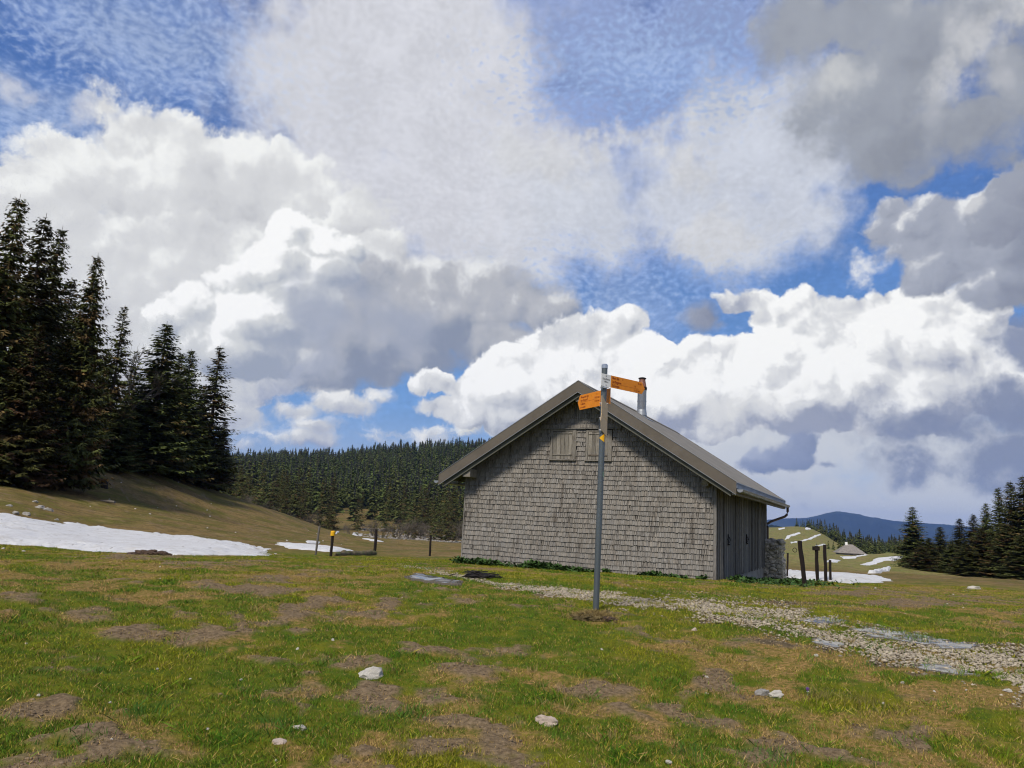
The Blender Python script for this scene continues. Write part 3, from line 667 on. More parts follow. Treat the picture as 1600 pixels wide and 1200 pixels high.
# shingles: courses of split boards, one mesh
mb = MB(); rnd = random.Random(3); z = 0.0; row = 0
WIN = [on_gable(862, 671)+on_gable(900, 718), on_gable(917, 672)+on_gable(956, 719)]
WIN = [(a, c_, d_, b_) for a, b_, c_, d_ in WIN]   # x0, x1, z0, z1
ex = .125
def shade():
    v = .84+rnd.random()*.3
    if rnd.random() < .06: v *= .75
    k = rnd.random()
    return (v*(1+.05*k), v, v*(1-.06*k))
while z < ZR:
    x = -HW-.02; sagA = .012*math.sin(row*.7)
    drift = 0.0
    while x < .0:
        wd = .032+rnd.random()*.042; x2 = min(x+wd, .0)
        xm = (x+x2)/2; zt = under(xm)
        drift += rnd.uniform(-.004, .004); drift *= .9
        dz = rnd.uniform(-.007, .007)+drift+sagA*math.sin(xm*1.3+row)-.02*math.sin((xm+HW)/HW*math.pi)
        z0 = z+dz; z1 = min(z0+ex+.04, zt)
        inwin = any(a < xm < b_ and c_-.03 < z0+ex*.5 < d_+.02 for a, b_, c_, d_ in WIN)
        if z1-z0 > .03 and not inwin:
            th = .027+rnd.random()*.010; g = .0022+(.007 if rnd.random() < .12 else 0)
            c = shade(); cb = tuple(v*.8 for v in c); yt = .026
            o = [(x+g, -th, z0), (x2-g, -th, z0+rnd.uniform(-.002, .002)), (x2-g, yt, z0), (x+g, yt, z0),
                 (x+g, -.002, z1), (x2-g, -.002, z1), (x2-g, yt, z1), (x+g, yt, z1)]
            mb.hexa(o, c)
        x = x2
    z += ex; row += 1
sh = mb.build('shingle_cladding', M_shingle, gw)
# corner trim and drip board over the shutters
mb = MB(); mb.box((.002, -.03, -.12), (.075, .03, under(.04)+.02), (.85, .85, .85)); mb.build('corner_board', M_shingle, hut, .004); mb = MB(); mb.box((-HW-.06, -.03, .0), (-HW-.022, .06, under(-HW-.03)), (1, 1, 1)); mb.build('corner_board', M_shingle, hut, .004)
a = on_gable(846, 671); b_ = on_gable(972, 676)
mb = MB(); mb.box((a[0], -.075, WIN[0][3]+.005), (b_[0], .0, WIN[0][3]+.028), (.8, .8, .8))
for i in range(26):
    xx = a[0]+(b_[0]-a[0])*i/26; mb.box((xx+.003, -.05-rnd.random()*.01, WIN[0][3]+.03+rnd.random()*.01), (xx+(b_[0]-a[0])/26-.003, 0, WIN[0][3]+.12), shade())
mb.build('drip_board', M_shingle, hut)
# shutters
for wi, (x0, x1, z0, z1) in enumerate(WIN):
    mb = MB(); f = .055
    mb.box((x0, -.045, z0), (x0+f, .02, z1)); mb.box((x1-f-.05, -.045, z0), (x1, .02, z1))
    mb.box((x0+f, -.04, z1-.05), (x1-f-.05, .02, z1))
    sill = mb.build('shutter_frame', M_shutter, hut, .004)
    mb = MB(); mb.box((x0-.03, -.075, z0-.035), (x1+.01, .02, z0-.002)); mb.build('sill', M_shutter, sill, .004)
    mb = MB(); nb = 5; xa, xb = x0+f+.004, x1-f-.054
    for i in range(nb):
        xs = xa+(xb-xa)*i/nb; xe = xa+(xb-xa)*(i+1)/nb; v = .75+rnd.random()*.5
        mb.box((xs+.003, -.030-rnd.random()*.006, z0+.004), (xe-.003, .015, z1-.055-rnd.random()*.012), (v, v, v*.98))
    mb.box((xa+.01, -.05, z0+.10), (xb-.01, -.031, z0+.135), (.6, .55, .5) if wi else (1, 1, 1)); mb.box((xa+.01, -.05, z1-.12), (xb-.01, -.031, z1-.095), (1.1, 1.1, 1.1))
    mb.build('shutter', M_shutter, sill, .003)
# planked side wall with two doors
y1b, zb1 = on_side(1195, 886)
pl = MB(); pw = .0; y = .10; rndp = random.Random(9)
drA = (on_side(1128, 850)[0], on_side(1147, 850)[0]); drB = (on_side(1160, 850)[0], on_side(1173, 850)[0])
ztop = roof_z(.0)-.16
def planks(mb, ya, yb, za, zb, x0, proud, wmin=.10, wmax=.2):
    y = ya
    while y < yb-.01:
        y2 = min(y+rndp.uniform(wmin, wmax), yb); v = rndp.uniform(.5, 1.5)
        mb.box((x0-.03, y+.004, za+rndp.uniform(-.015, .015)), (x0+proud+rndp.uniform(0, .01), y2-.004, zb), (v, v, v*.97))
        y = y2
planks(pl, .077, drA[0]-.05, -.02, ztop, .0, .03); planks(pl, drA[1]+.05, drB[0]-.05, .03, ztop, .0, .03); planks(pl, drB[1]+.05, HL, .05, ztop, .0, .03)
for ya in (drA[0]-.05, drA[1]+.01, drB[0]-.05, drB[1]+.01): pl.box((-.02, ya, .0), (.055, ya+.04, ztop-.12), (.9, .9, .9))
for dd in (drA, drB): pl.box((-.02, dd[0]-.05, ztop-.118), (.056, dd[1]+.05, ztop), (.8, .8, .8))
yy = 0.3
while yy < HL-.1:      # cover strips
    if not any(d0-.07 < yy < d1+.07 for d0, d1 in (drA, drB)): v = rndp.uniform(.9, 2.1); pl.box((.034, yy, .0), (.058, yy+.045, ztop), (v, v, v))
    yy += rndp.uniform(.22, .42)
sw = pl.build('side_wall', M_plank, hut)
mb = MB(); mb.box((-.10, .14, -.02), (-.032, HL-.13, ztop), (.4, .4, .4)); mb.build('inner_lining', M_plank, sw)
for dd, ph in ((drA, on_side(1136, 848)), (drB, on_side(1165, 845))):
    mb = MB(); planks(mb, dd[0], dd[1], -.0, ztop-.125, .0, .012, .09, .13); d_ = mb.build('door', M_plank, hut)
    mb = MB(); yc, zc = ph; zc = 1.0
    mb.box((.014, yc-.10, zc-.025), (.045, yc+.16, zc+.02)); mb.box((.014, yc-.04, zc-.14), (.05, yc+.02, zc+.13)); mb.tube([(.05, yc+.05, zc-.09), (.075, yc+.06, zc-.02), (.05, yc+.05, zc+.06)], .012, 6); mb.box((.04, yc-.1, zc-.15), (.085, yc+.06, zc-.12))
    mb.build('latch', M_iron, d_)
# plinth
mb = MB()
yB = HL+.0
mb.hexa([(-.35, .10, -1.0), (.02, .10, -1.0), (.02, yB, -1.0), (-.35, yB, -1.0), (-.35, .10, -.02), (-.006, .10, -.02), (-.006, yB, .04), (-.35, yB, .04)])
mb.box((-HW+.03, .04, -1.0), (-.36, .4, -.26)); mb.box((-HW+.03, .4, -1.0), (-HW+.4, HL, -.26)); mb.build('stone_plinth', M_plinth, hut)
# roof slabs
sl_n = Vector((-(ZR-ZE), 0, 1))
mb = MB(); y0, y1 = -OV+.03, HL+OVB
for sgn, xe in ((1, XR_), (-1, XL_)):
    P = []
    for dz in (-ROOF_T, 0):
        P += [(XM, y0, ZR+dz-.004), (xe, y0, ZE+dz-.004), (xe, y1, ZE+dz-.004), (XM, y1, ZR+dz-.004)]
    mb.hexa(P)
rf = mb.build('roof', M_roof, hut)
mb = MB()           # sheet seams and ridge cap
for sgn, xe in ((1, XR_), (-1, XL_)):
    mb.hexa([(XM, y0-.0, ZR+.0), (XM+sgn*.16, y0, roof_z(XM+.16)+.0), (XM+sgn*.16, y1+.01, roof_z(XM+.16)+.0), (XM, y1+.01, ZR+.0), (XM, y0, ZR+.028), (XM+sgn*.16, y0, roof_z(XM+.16)+.022), (XM+sgn*.16, y1+.01, roof_z(XM+.16)+.022), (XM, y1+.01, ZR+.028)])
mb.build('ridge_cap', M_roof, rf)
# verge boards front and back, barge boards behind them
def verge(yf, yb, zt, zb, m, name, xr=XR_, xl=XL_, bev=0):
    for sgn, xe in ((1, xr), (-1, xl)):
        mb = MB(); ze = roof_z(xe)
        mb.hexa([(XM, yf, ZR-zb), (xe, yf, ze-zb), (xe, yb, ze-zb), (XM, yb, ZR-zb), (XM, yf, ZR-zt), (xe, yf, ze-zt), (xe, yb, ze-zt), (XM, yb, ZR-zt)])
        mb.build(name, m, rf)
verge(-OV, -OV+.029, -.012, VD, M_verge, 'verge_board', XR_+.012, XL_-.012)
verge(HL+OVB+.002, HL+OVB+.03, -.012, VD, M_verge, 'verge_board', XR_+.012, XL_-.012)
verge(-OV+.06, -OV+.10, ROOF_T+.004, VD+.13, M_barge, 'barge_board', XR_-.12, XL_+.12)
mb = MB()         # thin drip edges on the verge
for sgn, xe in ((1, XR_), (-1, XL_)):
    for z_, t in ((.014, .010), (-VD-.012, .012)):
        mb.hexa([(XM, -OV-.012, ZR+z_), (xe, -OV-.012, ZE+z_), (xe, -OV+.0, ZE+z_), (XM, -OV+.0, ZR+z_), (XM, -OV-.012, ZR+z_+t), (xe, -OV-.012, ZE+z_+t), (xe, -OV+.0, ZE+z_+t), (XM, -OV+.0, ZR+z_+t)])
mb.build('drip_edge', M_zinc, rf)
# soffit boards and rafters
mb = MB()
for sgn, xe in ((1, XR_), (-1, XL_)):
    P = []
    for dz in (-ROOF_T-.03, -ROOF_T-.008):
        P += [(XM, -OV+.11, ZR+dz), (xe, -OV+.11, ZE+dz), (xe, HL+OVB-.05, ZE+dz), (XM, HL+OVB-.05, ZR+dz)]
    mb.hexa(P)
    for yy in np.arange(.5, HL, .9):
        xa = 0.08 if sgn > 0 else -HW-.08; xb = xe-.03*sgn
        za, zb_ = roof_z(xa)-ROOF_T-.032, roof_z(xb)-ROOF_T-.032
        mb.hexa([(xa, yy, za-.1), (xb, yy, zb_-.08), (xb, yy+.08, zb_-.08), (xa, yy+.08, za-.1), (xa, yy, za), (xb, yy, zb_), (xb, yy+.08, zb_), (xa, yy+.08, za)])
mb.build('soffit', M_barge, rf)
# purlin ends
for (px, py, hw, hh, rough_) in ((729.5, 738.5, .115, .115, 0), (905, 622, .09, .10, 0), (1101, 754, .10, .10, 1)):
    xx, zz = on_gable(px, py, -.42 if not rough_ else -.25)
    mb = MB(); yf = -.45 if not rough_ else -.27
    if rough_: mb.tube([(xx, yf, zz-.01), (xx, yf+.02, zz), (xx+.01, .06, zz)], [.075, .10, .10], 9)
    else: mb.box((xx-hw, yf, zz-hh), (xx+hw, .06, zz+hh))
    mb.build('purlin_end', M_beam, hut, .006 if not rough_ else 0)
# gutters
def gutter(xc, ya, yb, z0, r=.075):
    mb = MB(); n = 8; P0 = []; V = []
    for y in (ya, yb):
        for rr in (r, r-.006):
            for k in range(n+1):
                a = math.pi+math.pi*k/n; V.append((xc+math.cos(a)*rr, y, z0+math.sin(a)*rr))
    m_ = n+1; F = []
    for k in range(n):
        F += [(k, k+1, 2*m_+k+1, 2*m_+k), (m_+k+1, m_+k, 3*m_+k, 3*m_+k+1), (k, m_+k, m_+k+1, k+1), (2*m_+k, 2*m_+k+1, 3*m_+k+1, 3*m_+k)]
    F += [(0, 2*m_, 3*m_, m_), (n, m_+n, 3*m_+n, 2*m_+n)]
    mb.add(V, F)
    mb.add([(xc+math.cos(math.pi+math.pi*k/n)*r, ya, z0+math.sin(math.pi+math.pi*k/n)*r) for k in range(n+1)], [tuple(range(n+1))])
    return mb
zg = ZE-.17
g1 = gutter(XR_+.095, -OV+.02, HL+OVB+.05, zg).build('gutter', M_zinc, hut, smooth=True)
g2 = gutter(XL_-.095, -OV+.02, HL+OVB, zg).build('gutter', M_zinc, hut, smooth=True)
for y in np.arange(-OV+.15, HL+OVB, .28):
    mb = MB(); mb.box((XR_+.016, y, zg-.004), (XR_+.172, y+.02, zg+.006)); mb.tube([(XR_+.170, y+.01, zg+.004), (XR_+.15, y+.01, zg-.06), (XR_+.09, y+.01, zg-.083), (XR_+.02, y+.01, zg-.05), (XR_+.018, y+.01, zg)], .007, 5)
    mb.build('bracket', M_zinc, g1)
mb = MB()           # snow guard strip above the gutter: lattice of galvanised metal
yA, yB2 = -OV+.03, HL+OVB
x0, x1 = XR_+.013, XR_+.02
mb.box((x0, yA, ZE-.145), (x1, yB2, ZE-.13)); mb.box((x0, yA, ZE-.022), (x1+.006, yB2, ZE-.005)); mb.box((x0-.004, yA, ZE-.13), (x0+.001, yB2, ZE-.022), (1, 1, 1))
for y in np.arange(yA, yB2-.12, .16):
    mb.hexa([(x0, y, ZE-.13), (x1+.004, y, ZE-.13), (x1+.004, y+.022, ZE-.13), (x0, y+.022, ZE-.13), (x0, y+.11, ZE-.022), (x1+.004, y+.11, ZE-.022), (x1+.004, y+.132, ZE-.022), (x0, y+.132, ZE-.022)])
mb.build('snow_guard', M_galv, rf)
mb = MB(); mb.box((XR_-.10, -OV+.05, ZE-.30), (XR_+.0, HL+OVB-.02, ZE-.2), (1.3, 1.3, 1.3)); mb.build('fascia_board', M_shutter, rf)
# downpipe at the rear end of the right gutter, back to the wall
yd = HL+OVB-.12; xg = XR_+.095
mb = MB(); mb.tube([(xg, yd, zg-.06), (xg, yd, zg-.22), (xg-.02, yd, zg-.32), (xg-.10, yd, zg-.40), (.16, HL-.05+.2, zg-.60), (.06, HL+.1, zg-.68), (.05, HL+.1, zg-.8), (.05, HL+.1, -.5)], .045, 10)
mb.build('downpipe', M_copper, g1, smooth=True)
# flue
def flue():
    # the flue stands on the ridge line: find the ridge position under photo pixel (1003, 652)
    best = None
    for t in np.linspace(0, HL, 400):
        L = Vector((XM+.25, t, roof_z(XM+.25))); Wp = np.array([HC.x, HC.y, HZ])+_ux*L.x+_uy*L.y+np.array([0, 0, L.z])
        px, py = project(Wp)
        if best is None or abs(px-1002.5) < best[0]: best = (abs(px-1002.5), t, Wp)
    t = best[1]; Wp = best[2]; z0 = roof_z(XM+.25)-.2
    D = (Wp-np.array([0, 0, EYE]))@_F; zt = z0+.2
    lo, hi = 0, 4
    for _ in range(30):
        mid = (lo+hi)/2
        if project(Wp+np.array([0, 0, mid]))[1] > 590: lo = mid
        else: hi = mid
    Ht = lo; x = XM+.25; r = 6.9*D/FPX
    mb = MB(); mb.tube([(x, t, z0), (x, t, zt+Ht-.42)], r, 24)
    mb.tube([(x, t, zt+.42), (x, t, zt+.45)], r+.006, 24)
    fl = mb.build('flue', M_steel, rf, smooth=True)
    mb = MB(); mb.tube([(x, t, zt+Ht-.42), (x, t, zt+Ht-.36), (x, t, zt+Ht-.33), (x, t, zt+Ht-.30)], [r*1.02, r*1.12, r*1.12, r*.9], 20); mb.build('collar', M_iron, fl, smooth=True); mb = MB()
    mb.tube([(x, t, zt+Ht-.05), (x, t, zt+Ht-.02), (x, t, zt+Ht)], [r*.86, r*.9, r*.55], 20); mb.build('flue_cap', M_iron, fl, smooth=True)
    mb = MB(); mb.tube([(x, t, zt+Ht-.31), (x, t, zt+Ht-.05)], [r*.98, r*.66], 20); mb.build('flue_cone', M_rustcap, fl, smooth=True)
    mb = MB(); s_ = (ZE-ZR)/(HW/2+EO)
    mb.hexa([(x-.24, t-.3, roof_z(x-.24)+.003), (x+.3, t-.3, roof_z(x+.3)+.003), (x+.3, t+.45, roof_z(x+.3)+.003), (x-.24, t+.45, roof_z(x-.24)+.003), (x-.24, t-.3, roof_z(x-.24)+.014), (x+.3, t-.3, roof_z(x+.3)+.014), (x+.3, t+.45, roof_z(x+.3)+.014), (x-.24, t+.45, roof_z(x-.24)+.014)])
    mb.tube([(x, t, zt-.02), (x, t, zt+.10), (x, t, zt+.16)], [r*1.2, r*1.1, r*1.02], 20); mb.build('flashing', M_galv, fl)
flue()

# rubble wall behind the hut's far corner
def rock_mesh(name, seed, sx=1, sy=1, sz=1, sub=3, rough=.22, flat=.0):
    bm = bmesh.new(); bmesh.ops.create_icosphere(bm, subdivisions=sub, radius=1)
    r = random.Random(seed); planes = [(Vector((r.gauss(0, 1), r.gauss(0, 1), r.gauss(0, 1))).normalized(), r.uniform(.55, .85)) for _ in range(11)]
    from mathutils import noise as mn
    off = Vector((seed*3.1, seed*1.7, 0))
    for v in bm.verts:
        p = v.co.copy()
        for n, d in planes:
            k = p.dot(n)
            if k > d: p -= n*(k-d)*.93
        p *= 1+rough*(mn.fractal(p*2.2+off, 1.0, 2.0, 4))
        v.co = Vector((p.x*sx, p.y*sy, p.z*sz))
    for f in bm.faces: f.smooth = False
    me = bpy.data.meshes.new(name); bm.to_mesh(me); bm.free(); return me
def rubble(name, base, W_, D_, H_, lab):
    from mathutils import noise as mn
    mb = MB(); nx, nz = 56, 44; V = []
    for iz in range(nz+1):
        f = iz/nz; k = 1-.24*f+(.10 if f > .8 else 0)*math.sin((f-.8)*15)
        for ia in range(nx):
            a = 2*math.pi*ia/nx; cx_, sy_ = math.cos(a), math.sin(a); m_ = max(abs(cx_), abs(sy_)); e = .82
            q = Vector((cx_/m_**e*W_*.5*k, sy_/m_**e*D_*.5*k, -.35+f*(H_+.35)))
            d, pts = mn.voronoi(Vector((q.x*5.2, q.y*5.2, q.z*7.5)))
            h = min(.06, (d[1]-d[0])*.16)+.05*mn.fractal(q*3.0, 1, 2, 4)+.012*mn.noise(q*22)
            n_ = Vector((cx_, sy_, 0)); V.append(tuple(q+n_*(h-.02)))
    F = [(iz*nx+ia, iz*nx+(ia+1) % nx, (iz+1)*nx+(ia+1) % nx, (iz+1)*nx+ia) for iz in range(nz) for ia in range(nx)]
    top = len(V); V.append((0.02, 0, H_+.06)); F += [(nz*nx+ia, nz*nx+(ia+1) % nx, top) for ia in range(nx)]
    mb.add(V, F); o = mb.build(name, M_rub, None, label=lab, cat='wall', smooth=False); o.location = base; o.rotation_euler = (0, 0, -YAW)
    r = random.Random(5)
    for i, (x, y, w_) in enumerate(((-.22, -.1, .26), (.2, -.05, .28), (0, .2, .25), (.28, -.28, .16))):
        me = rock_mesh('cap_stone', 60+i, 1, 1, 1, 3); me.materials.append(M_rock0); c = link('cap_stone', me, None, o); c.location = (x, y, H_+.02); c.scale = (w_, w_*.9, .13); c.rotation_euler = (r.uniform(-.2, .2), r.uniform(-.2, .2), r.random()*6)
    return o
M_rock0 = simple('cap_rock', (.50, .44, .35), .95, 0, .4, 9, bumps=(14, .7, .02))
def g_rub(G, b):
    p = OBJ(G); n = G.noise(p, 9, 6, .65); t = attr(G, 'tint', 'Color'); pv = G.v('MULTIPLY', p, (5.2, 5.2, 7.5)); vc = G.n('ShaderNodeTexVoronoi'); vc.inputs['Scale'].default_value = 1; G.put(pv, vc.inputs['Vector']); ve = G.vor(pv, 1.0, 0, .5, dims='3D', feature='DISTANCE_TO_EDGE'); sp = G.n('ShaderNodeSeparateColor'); G.t.links.new(vc.outputs['Color'], sp.inputs[0])
    c = G.mixc(G.mr(n, .3, .7), (.42, .35, .25, 1), (.72, .62, .48, 1)); c = G.mixc(G.m('MULTIPLY', sp.outputs[0], .5), c, (.30, .27, .22, 1)); c = G.mixc(G.mr(ve, .0, .09, .75, 0), c, (.10, .08, .055, 1)); c = G.mixc(1.0, c, t, 'MULTIPLY')
    G.put(c, b.inputs['Base Color']); b.inputs['Roughness'].default_value = .95; bump(G, b, n, .7, .03)
M_rub = mat('mortared_rubble', g_rub)
d = ray(1207.5, 880); hd = math.hypot(d[0], d[1]); rw = 29.3; cx, cy = d[0]/hd*rw, d[1]/hd*rw
zbase = z_at_row(math.atan2(cx, cy), rw, 904)
rubble('rubble_wall', (cx, cy, zbase), .86, .9, 1.25, 'stub of pale rubble stone wall at the far corner of the hut')

# ---------------------------------------------------------------- signpost
M_pole = mat('galvanised_pole', g_paint((.13, .15, .16), .42, .5))
M_orange = simple('orange_sign', (.80, .255, .006), .45, var=.12, scale=14)
M_white = simple('white_plate', (.84, .83, .80), .45, var=.1, scale=14)
M_tan = simple('tan_sign_back', (.86, .60, .32), .7, var=.2, scale=60)
M_letter = simple('dark_lettering', (.22, .02, .008), .6, var=.1)
M_black = simple('black_lettering', (.02, .02, .02), .6, var=.1)
M_yellow = simple('yellow_marker', (.78, .42, .01), .5, var=.1)
M_green = simple('faded_green_sticker', (.28, .45, .32), .6, var=.4, scale=60)
M_bolt = mat('bright_clamp', g_paint((.65, .65, .65), .3, .9))
PB_ = cast(931, 953); DEP = float((PB_-np.array([0, 0, EYE]))@_F)
def at_depth(px, py, dep):
    d = ray(px, py); return np.array([0, 0, EYE])+d*dep/(d@_F)
def on_level(px, py, z):
    d = ray(px, py); return np.array([0, 0, EYE])+d*(z-EYE)/d[2]
yd_ = PB_[1]
def at_y(px, py, y):
    d = ray(px, py); return np.array([0, 0, EYE])+d*y/d[1]
T_ = at_y(945, 569, yd_)
post = link('signpost', None, label='leaning steel hiking signpost carrying orange arrow signs in front of the hut', cat='signpost', loc=tuple(PB_))
def L_(p): return Vector(p)-Vector(PB_)
def pole_at(py):      # axis point at an image row
    t = (953-py)/(953-569.); return PB_+(T_-PB_)*t
mb = MB(); pr = .0345
pts = [L_(pole_at(r)) for r in (1000, 953, 850, 760, 688, 640, 574)]
mb.tube(pts, pr, 24); pole = mb.build('pole', M_pole, post, smooth=True)
mb = MB(); mb.tube([L_(pole_at(576)), L_(pole_at(570.5)), L_(pole_at(569))], [pr+.003, pr+.003, pr*.75], 20); mb.build('cap', M_bolt, pole, smooth=True)
def text_geo(lines, m_name):
    V, F = [], []
    for txt, x, y, size, wx, al in lines:
        cu = bpy.data.curves.new('t', 'FONT'); cu.body = txt; cu.size = size; cu.align_x = al; cu.resolution_u = 2; cu.offset = size*.012
        ob = bpy.data.objects.new('t', cu); COL.objects.link(ob); bpy.context.view_layer.update()
        me = ob.to_mesh(); o = len(V)
        V += [(v.co.x*wx+x, v.co.y+y) for v in me.vertices]; F += [tuple(i+o for i in p.vertices) for p in me.polygons]
        ob.to_mesh_clear(); bpy.data.objects.remove(ob); bpy.data.curves.remove(cu)
    return V, F
def plate(name, A, B, hgt, outline, m, lines=None, lm=None, extra=None, th=.004, label=None):
    """A, B: world ends of the upper edge; outline in (0..length, -hgt..0)"""
    A, B = Vector(A), Vector(B); u = (B-A).normalized(); v = Vector((0, 0, 1)); n = u.cross(v).normalized()
    if n.dot(Vector((0, 0, EYE))-A) < 0: n = -n
    mb = MB(); mb.prism(outline, L_(A), u, v, -n*th); o = mb.build(name, m, post, .0008)
    if label: o['label'] = label
    if lines:
        V_, F_ = text_geo(lines, name); o0 = L_(A)+n*.0015
        mb = MB(); mb.add([tuple(o0+u*a+v*b) for a, b in V_], F_)
        for (xa, ya, xb, yb) in (extra or []):
            m2 = MB(); m2.add([tuple(o0+u*a+v*b+n*.0002) for a, b in ((xa, ya), (xb, ya), (xb, yb), (xa, yb))], [(0, 1, 2, 3)]); m2.build('printed_mark', lm, o)
        me = bpy.data.meshes.new('lettering'); me.from_pydata(mb.V, [], mb.F); link('lettering', me, lm, o)
    return o
# upper right arrow with the white place plate
A = at_y(939.8, 583.0, yd_-.10); B = on_level(1003.3, 597.5, A[2]); Lr = float(np.linalg.norm(B-A))
u = (B-A)/Lr
hr = .146
xw = None
for t in np.linspace(0, Lr, 300):
    if project(A+u*t)[0] >= 954.8: xw = t; break
plate('place_plate', A, A+u*xw, hr, [(0, 0), (xw-.001, 0), (xw-.001, -hr), (0, -hr)], M_white,
      [('Croue-Dessous', xw/2, -.068, .031, .62, 'CENTER'), ('1453 m', xw/2, -.100, .030, .8, 'CENTER'), ], M_black, [(xw/2-.008, -.028, xw/2+.006, -.016), (xw/2-.008, -.134, xw/2+.006, -.124)])
A2 = A+u*xw; Lo = Lr-xw
plate('direction_sign', A2, B, hr, [(0, 0), (Lo, 0), (Lo+.055, -hr/2), (Lo, -hr), (0, -hr)], M_orange,
      [('Mont Sâla', .022, -.040, .042, .74, 'LEFT'), ('Les Begnines', .022, -.083, .042, .74, 'LEFT'), ('St-Cergue', .022, -.130, .042, .74, 'LEFT'),
       ('10 min', Lo-.01, -.040, .036, .74, 'RIGHT'), ('1 h', Lo-.155, -.083, .036, .8, 'LEFT'), ('2 h 15 min', Lo-.155, -.130, .036, .74, 'LEFT')], M_letter,
      [(.022, -.0945, Lo-.06, -.0925), (.205, -.034, .213, -.016)], label='upper orange arrow sign pointing right')
# lower left arrow, behind the pole
A = at_y(953.9, 606.3, yd_+.05); B = on_level(906.5, 617.7, A[2]); Ll = float(np.linalg.norm(B-A)); u = (B-A)/Ll; hl = .188
o = plate('direction_sign', B, A, hl, [(0, 0), (Ll, 0), (Ll, -hl), (0, -hl), (-.055, -hl/2)], M_orange,
      [('Pâturage de Cigo', .02, -.042, .036, .78, 'LEFT'), ('Bois d\'Amont F', .02, -.084, .036, .78, 'LEFT'), ('La Bassine', .02, -.128, .036, .78, 'LEFT'), ('par le sentier', .02, -.168, .030, .78, 'LEFT'),
       ('1 h', Ll*.54, -.042, .034, .8, 'LEFT'), ('1 h 30 min', Ll*.50, -.084, .034, .8, 'LEFT'), ('1 h 50 min', Ll*.50, -.128, .034, .8, 'LEFT')], M_letter, [(.02, -.0955, Ll*.49, -.0935)], label='lower orange arrow sign pointing left')
# two tan sign backs seen almost edge-on
A = at_y(940.8, 617.5, (yd_-.055)/1.085)
B = on_level(949.8, 633.3, A[2]); Lk = float(np.linalg.norm(B-A)); hk = .19
plate('sign_back', A, B, hk, [(0, 0), (Lk, 0), (Lk, -hk), (0, -hk)], M_tan, label='upper tan sign back seen edge-on')
A3 = A-np.array([0, 0, hk+.004]); B3 = B-np.array([0, 0, hk+.004]); u3 = (B3-A3)/Lk
plate('sign_back', A3, B3, hk*.93, [(0, 0), (Lk, 0), (Lk, -hk*.93), (0, -hk*.93), (-.06, -hk*.45)], M_tan, label='lower tan sign back with a point')
# clamps and bolts
for py in (608, 634, 658, 677):
    c_ = L_(pole_at(py)); mb = MB(); mb.tube([c_-Vector((0, 0, .011)), c_+Vector((0, 0, .011))], pr+.004, 20)
    mb.box(tuple(c_+Vector((-.022, -pr-.03, -.008))), tuple(c_+Vector((.022, -pr+.002, .008)))); mb.tube([c_+Vector((-.05, -pr-.018, 0)), c_+Vector((.05, -pr-.018, 0))], .006, 8)
    mb.build('clamp', M_bolt, post, smooth=False)
# way-mark painted on the pole: curved triangle, and a small round sticker
def on_pole(a, py, k=1.03):
    c_ = L_(pole_at(py)); return c_+Vector((math.sin(a)*pr*k, -math.cos(a)*pr*k, 0))
mb = MB(); V = []; F = []; n = 8
for i in range(n+1):
    a = -1.25+2.0*i/n; h = 7.0*i/n+.05
    V += [tuple(on_pole(a, 689-h)), tuple(on_pole(a, 689+h))]
    if i: F.append((2*i-2, 2*i-1, 2*i+1, 2*i))
mb.add(V, F); mb.build('way_mark', M_yellow, pole)
mb = MB(); V = [tuple(on_pole(1.0+.55*math.cos(t), 746+4.5*math.sin(t), 1.035)) for t in np.linspace(0, 2*math.pi, 14, endpoint=False)]
mb.add(V, [tuple(range(14))]); mb.build('sticker', M_green, pole)

# ---------------------------------------------------------------- fence posts
M_post = mat('dark_fence_post', g_wood((.022, .015, .013), (.011, .008, .008)))
M_greypost = mat('grey_fence_post', g_wood((.17, .15, .13), (.09, .08, .07)))
def fence_post(bx, by, tx, ty, wpx, m, lab, square=False, top=None, r=None):
    P = cast(bx, by) if r is None else at_dist(bx, by, r); d = (P-np.array([0, 0, EYE]))@_F
    Tp = at_y(tx, ty, P[1]); w = wpx*d/FPX/2
    o = link('fence_post', None, label=lab, cat='fence post', group='wooden fence posts', loc=tuple(P))
    l = lambda q: Vector(q)-Vector(P)
    mb = MB(); base = l(P+(P-Tp)*.12)
    mid = [base+(l(Tp)-base)*t for t in np.linspace(0, 1, 7)]
    mb.tube([q+Vector((random.uniform(-1, 1)*w*.12, random.uniform(-1, 1)*w*.12, 0)) for q in mid], [w*random.uniform(.9, 1.06) for _ in mid], 4 if square else 8)
    mb.build('shaft', m, o)
    if top == 'block':
        mb = MB(); c_ = l(Tp); mb.box(tuple(c_+Vector((-w*1.9, -w*1.2, -.16))), tuple(c_+Vector((w*1.5, w*1.2, -.02)))); mb.build('top_block', m, o, .01)
    if top == 'cap':
        mb = MB(); c_ = l(Tp); mb.tube([c_+Vector((0, 0, -.2)), c_+Vector((0, 0, -.06)), c_+Vector((0, 0, -.02))], [w*1.5, w*1.5, w*.9], 10); mb.build('insulator', M_yellow, o)
        mb = MB(); mb.tube([c_+Vector((0, 0, -.03)), c_+Vector((0, 0, .12))], w*.35, 6); mb.build('spike', m, o)
    if top == 'wire':
        mb = MB(); c_ = l(Tp)+Vector((-w*1.2, 0, -.22)); mb.tube([c_+Vector((math.cos(a)*.05-.05, 0, math.sin(a)*.05)) for a in np.linspace(0, 6.28, 12)], .008, 5); mb.build('wire_loop', M_iron, o)
    return o
fence_post(493, 868, 499.5, 822, 3.4, M_greypost, 'slim grey fence post leaning right, leftmost of the posts by the snow streak')
fence_post(517, 870, 520.5, 828, 4.6, M_post, 'dark fence post with a yellow insulator cap', top='cap')
fence_post(585.5, 864, 588, 827, 4.6, M_post, 'dark fence post at the right end of the mossy log')
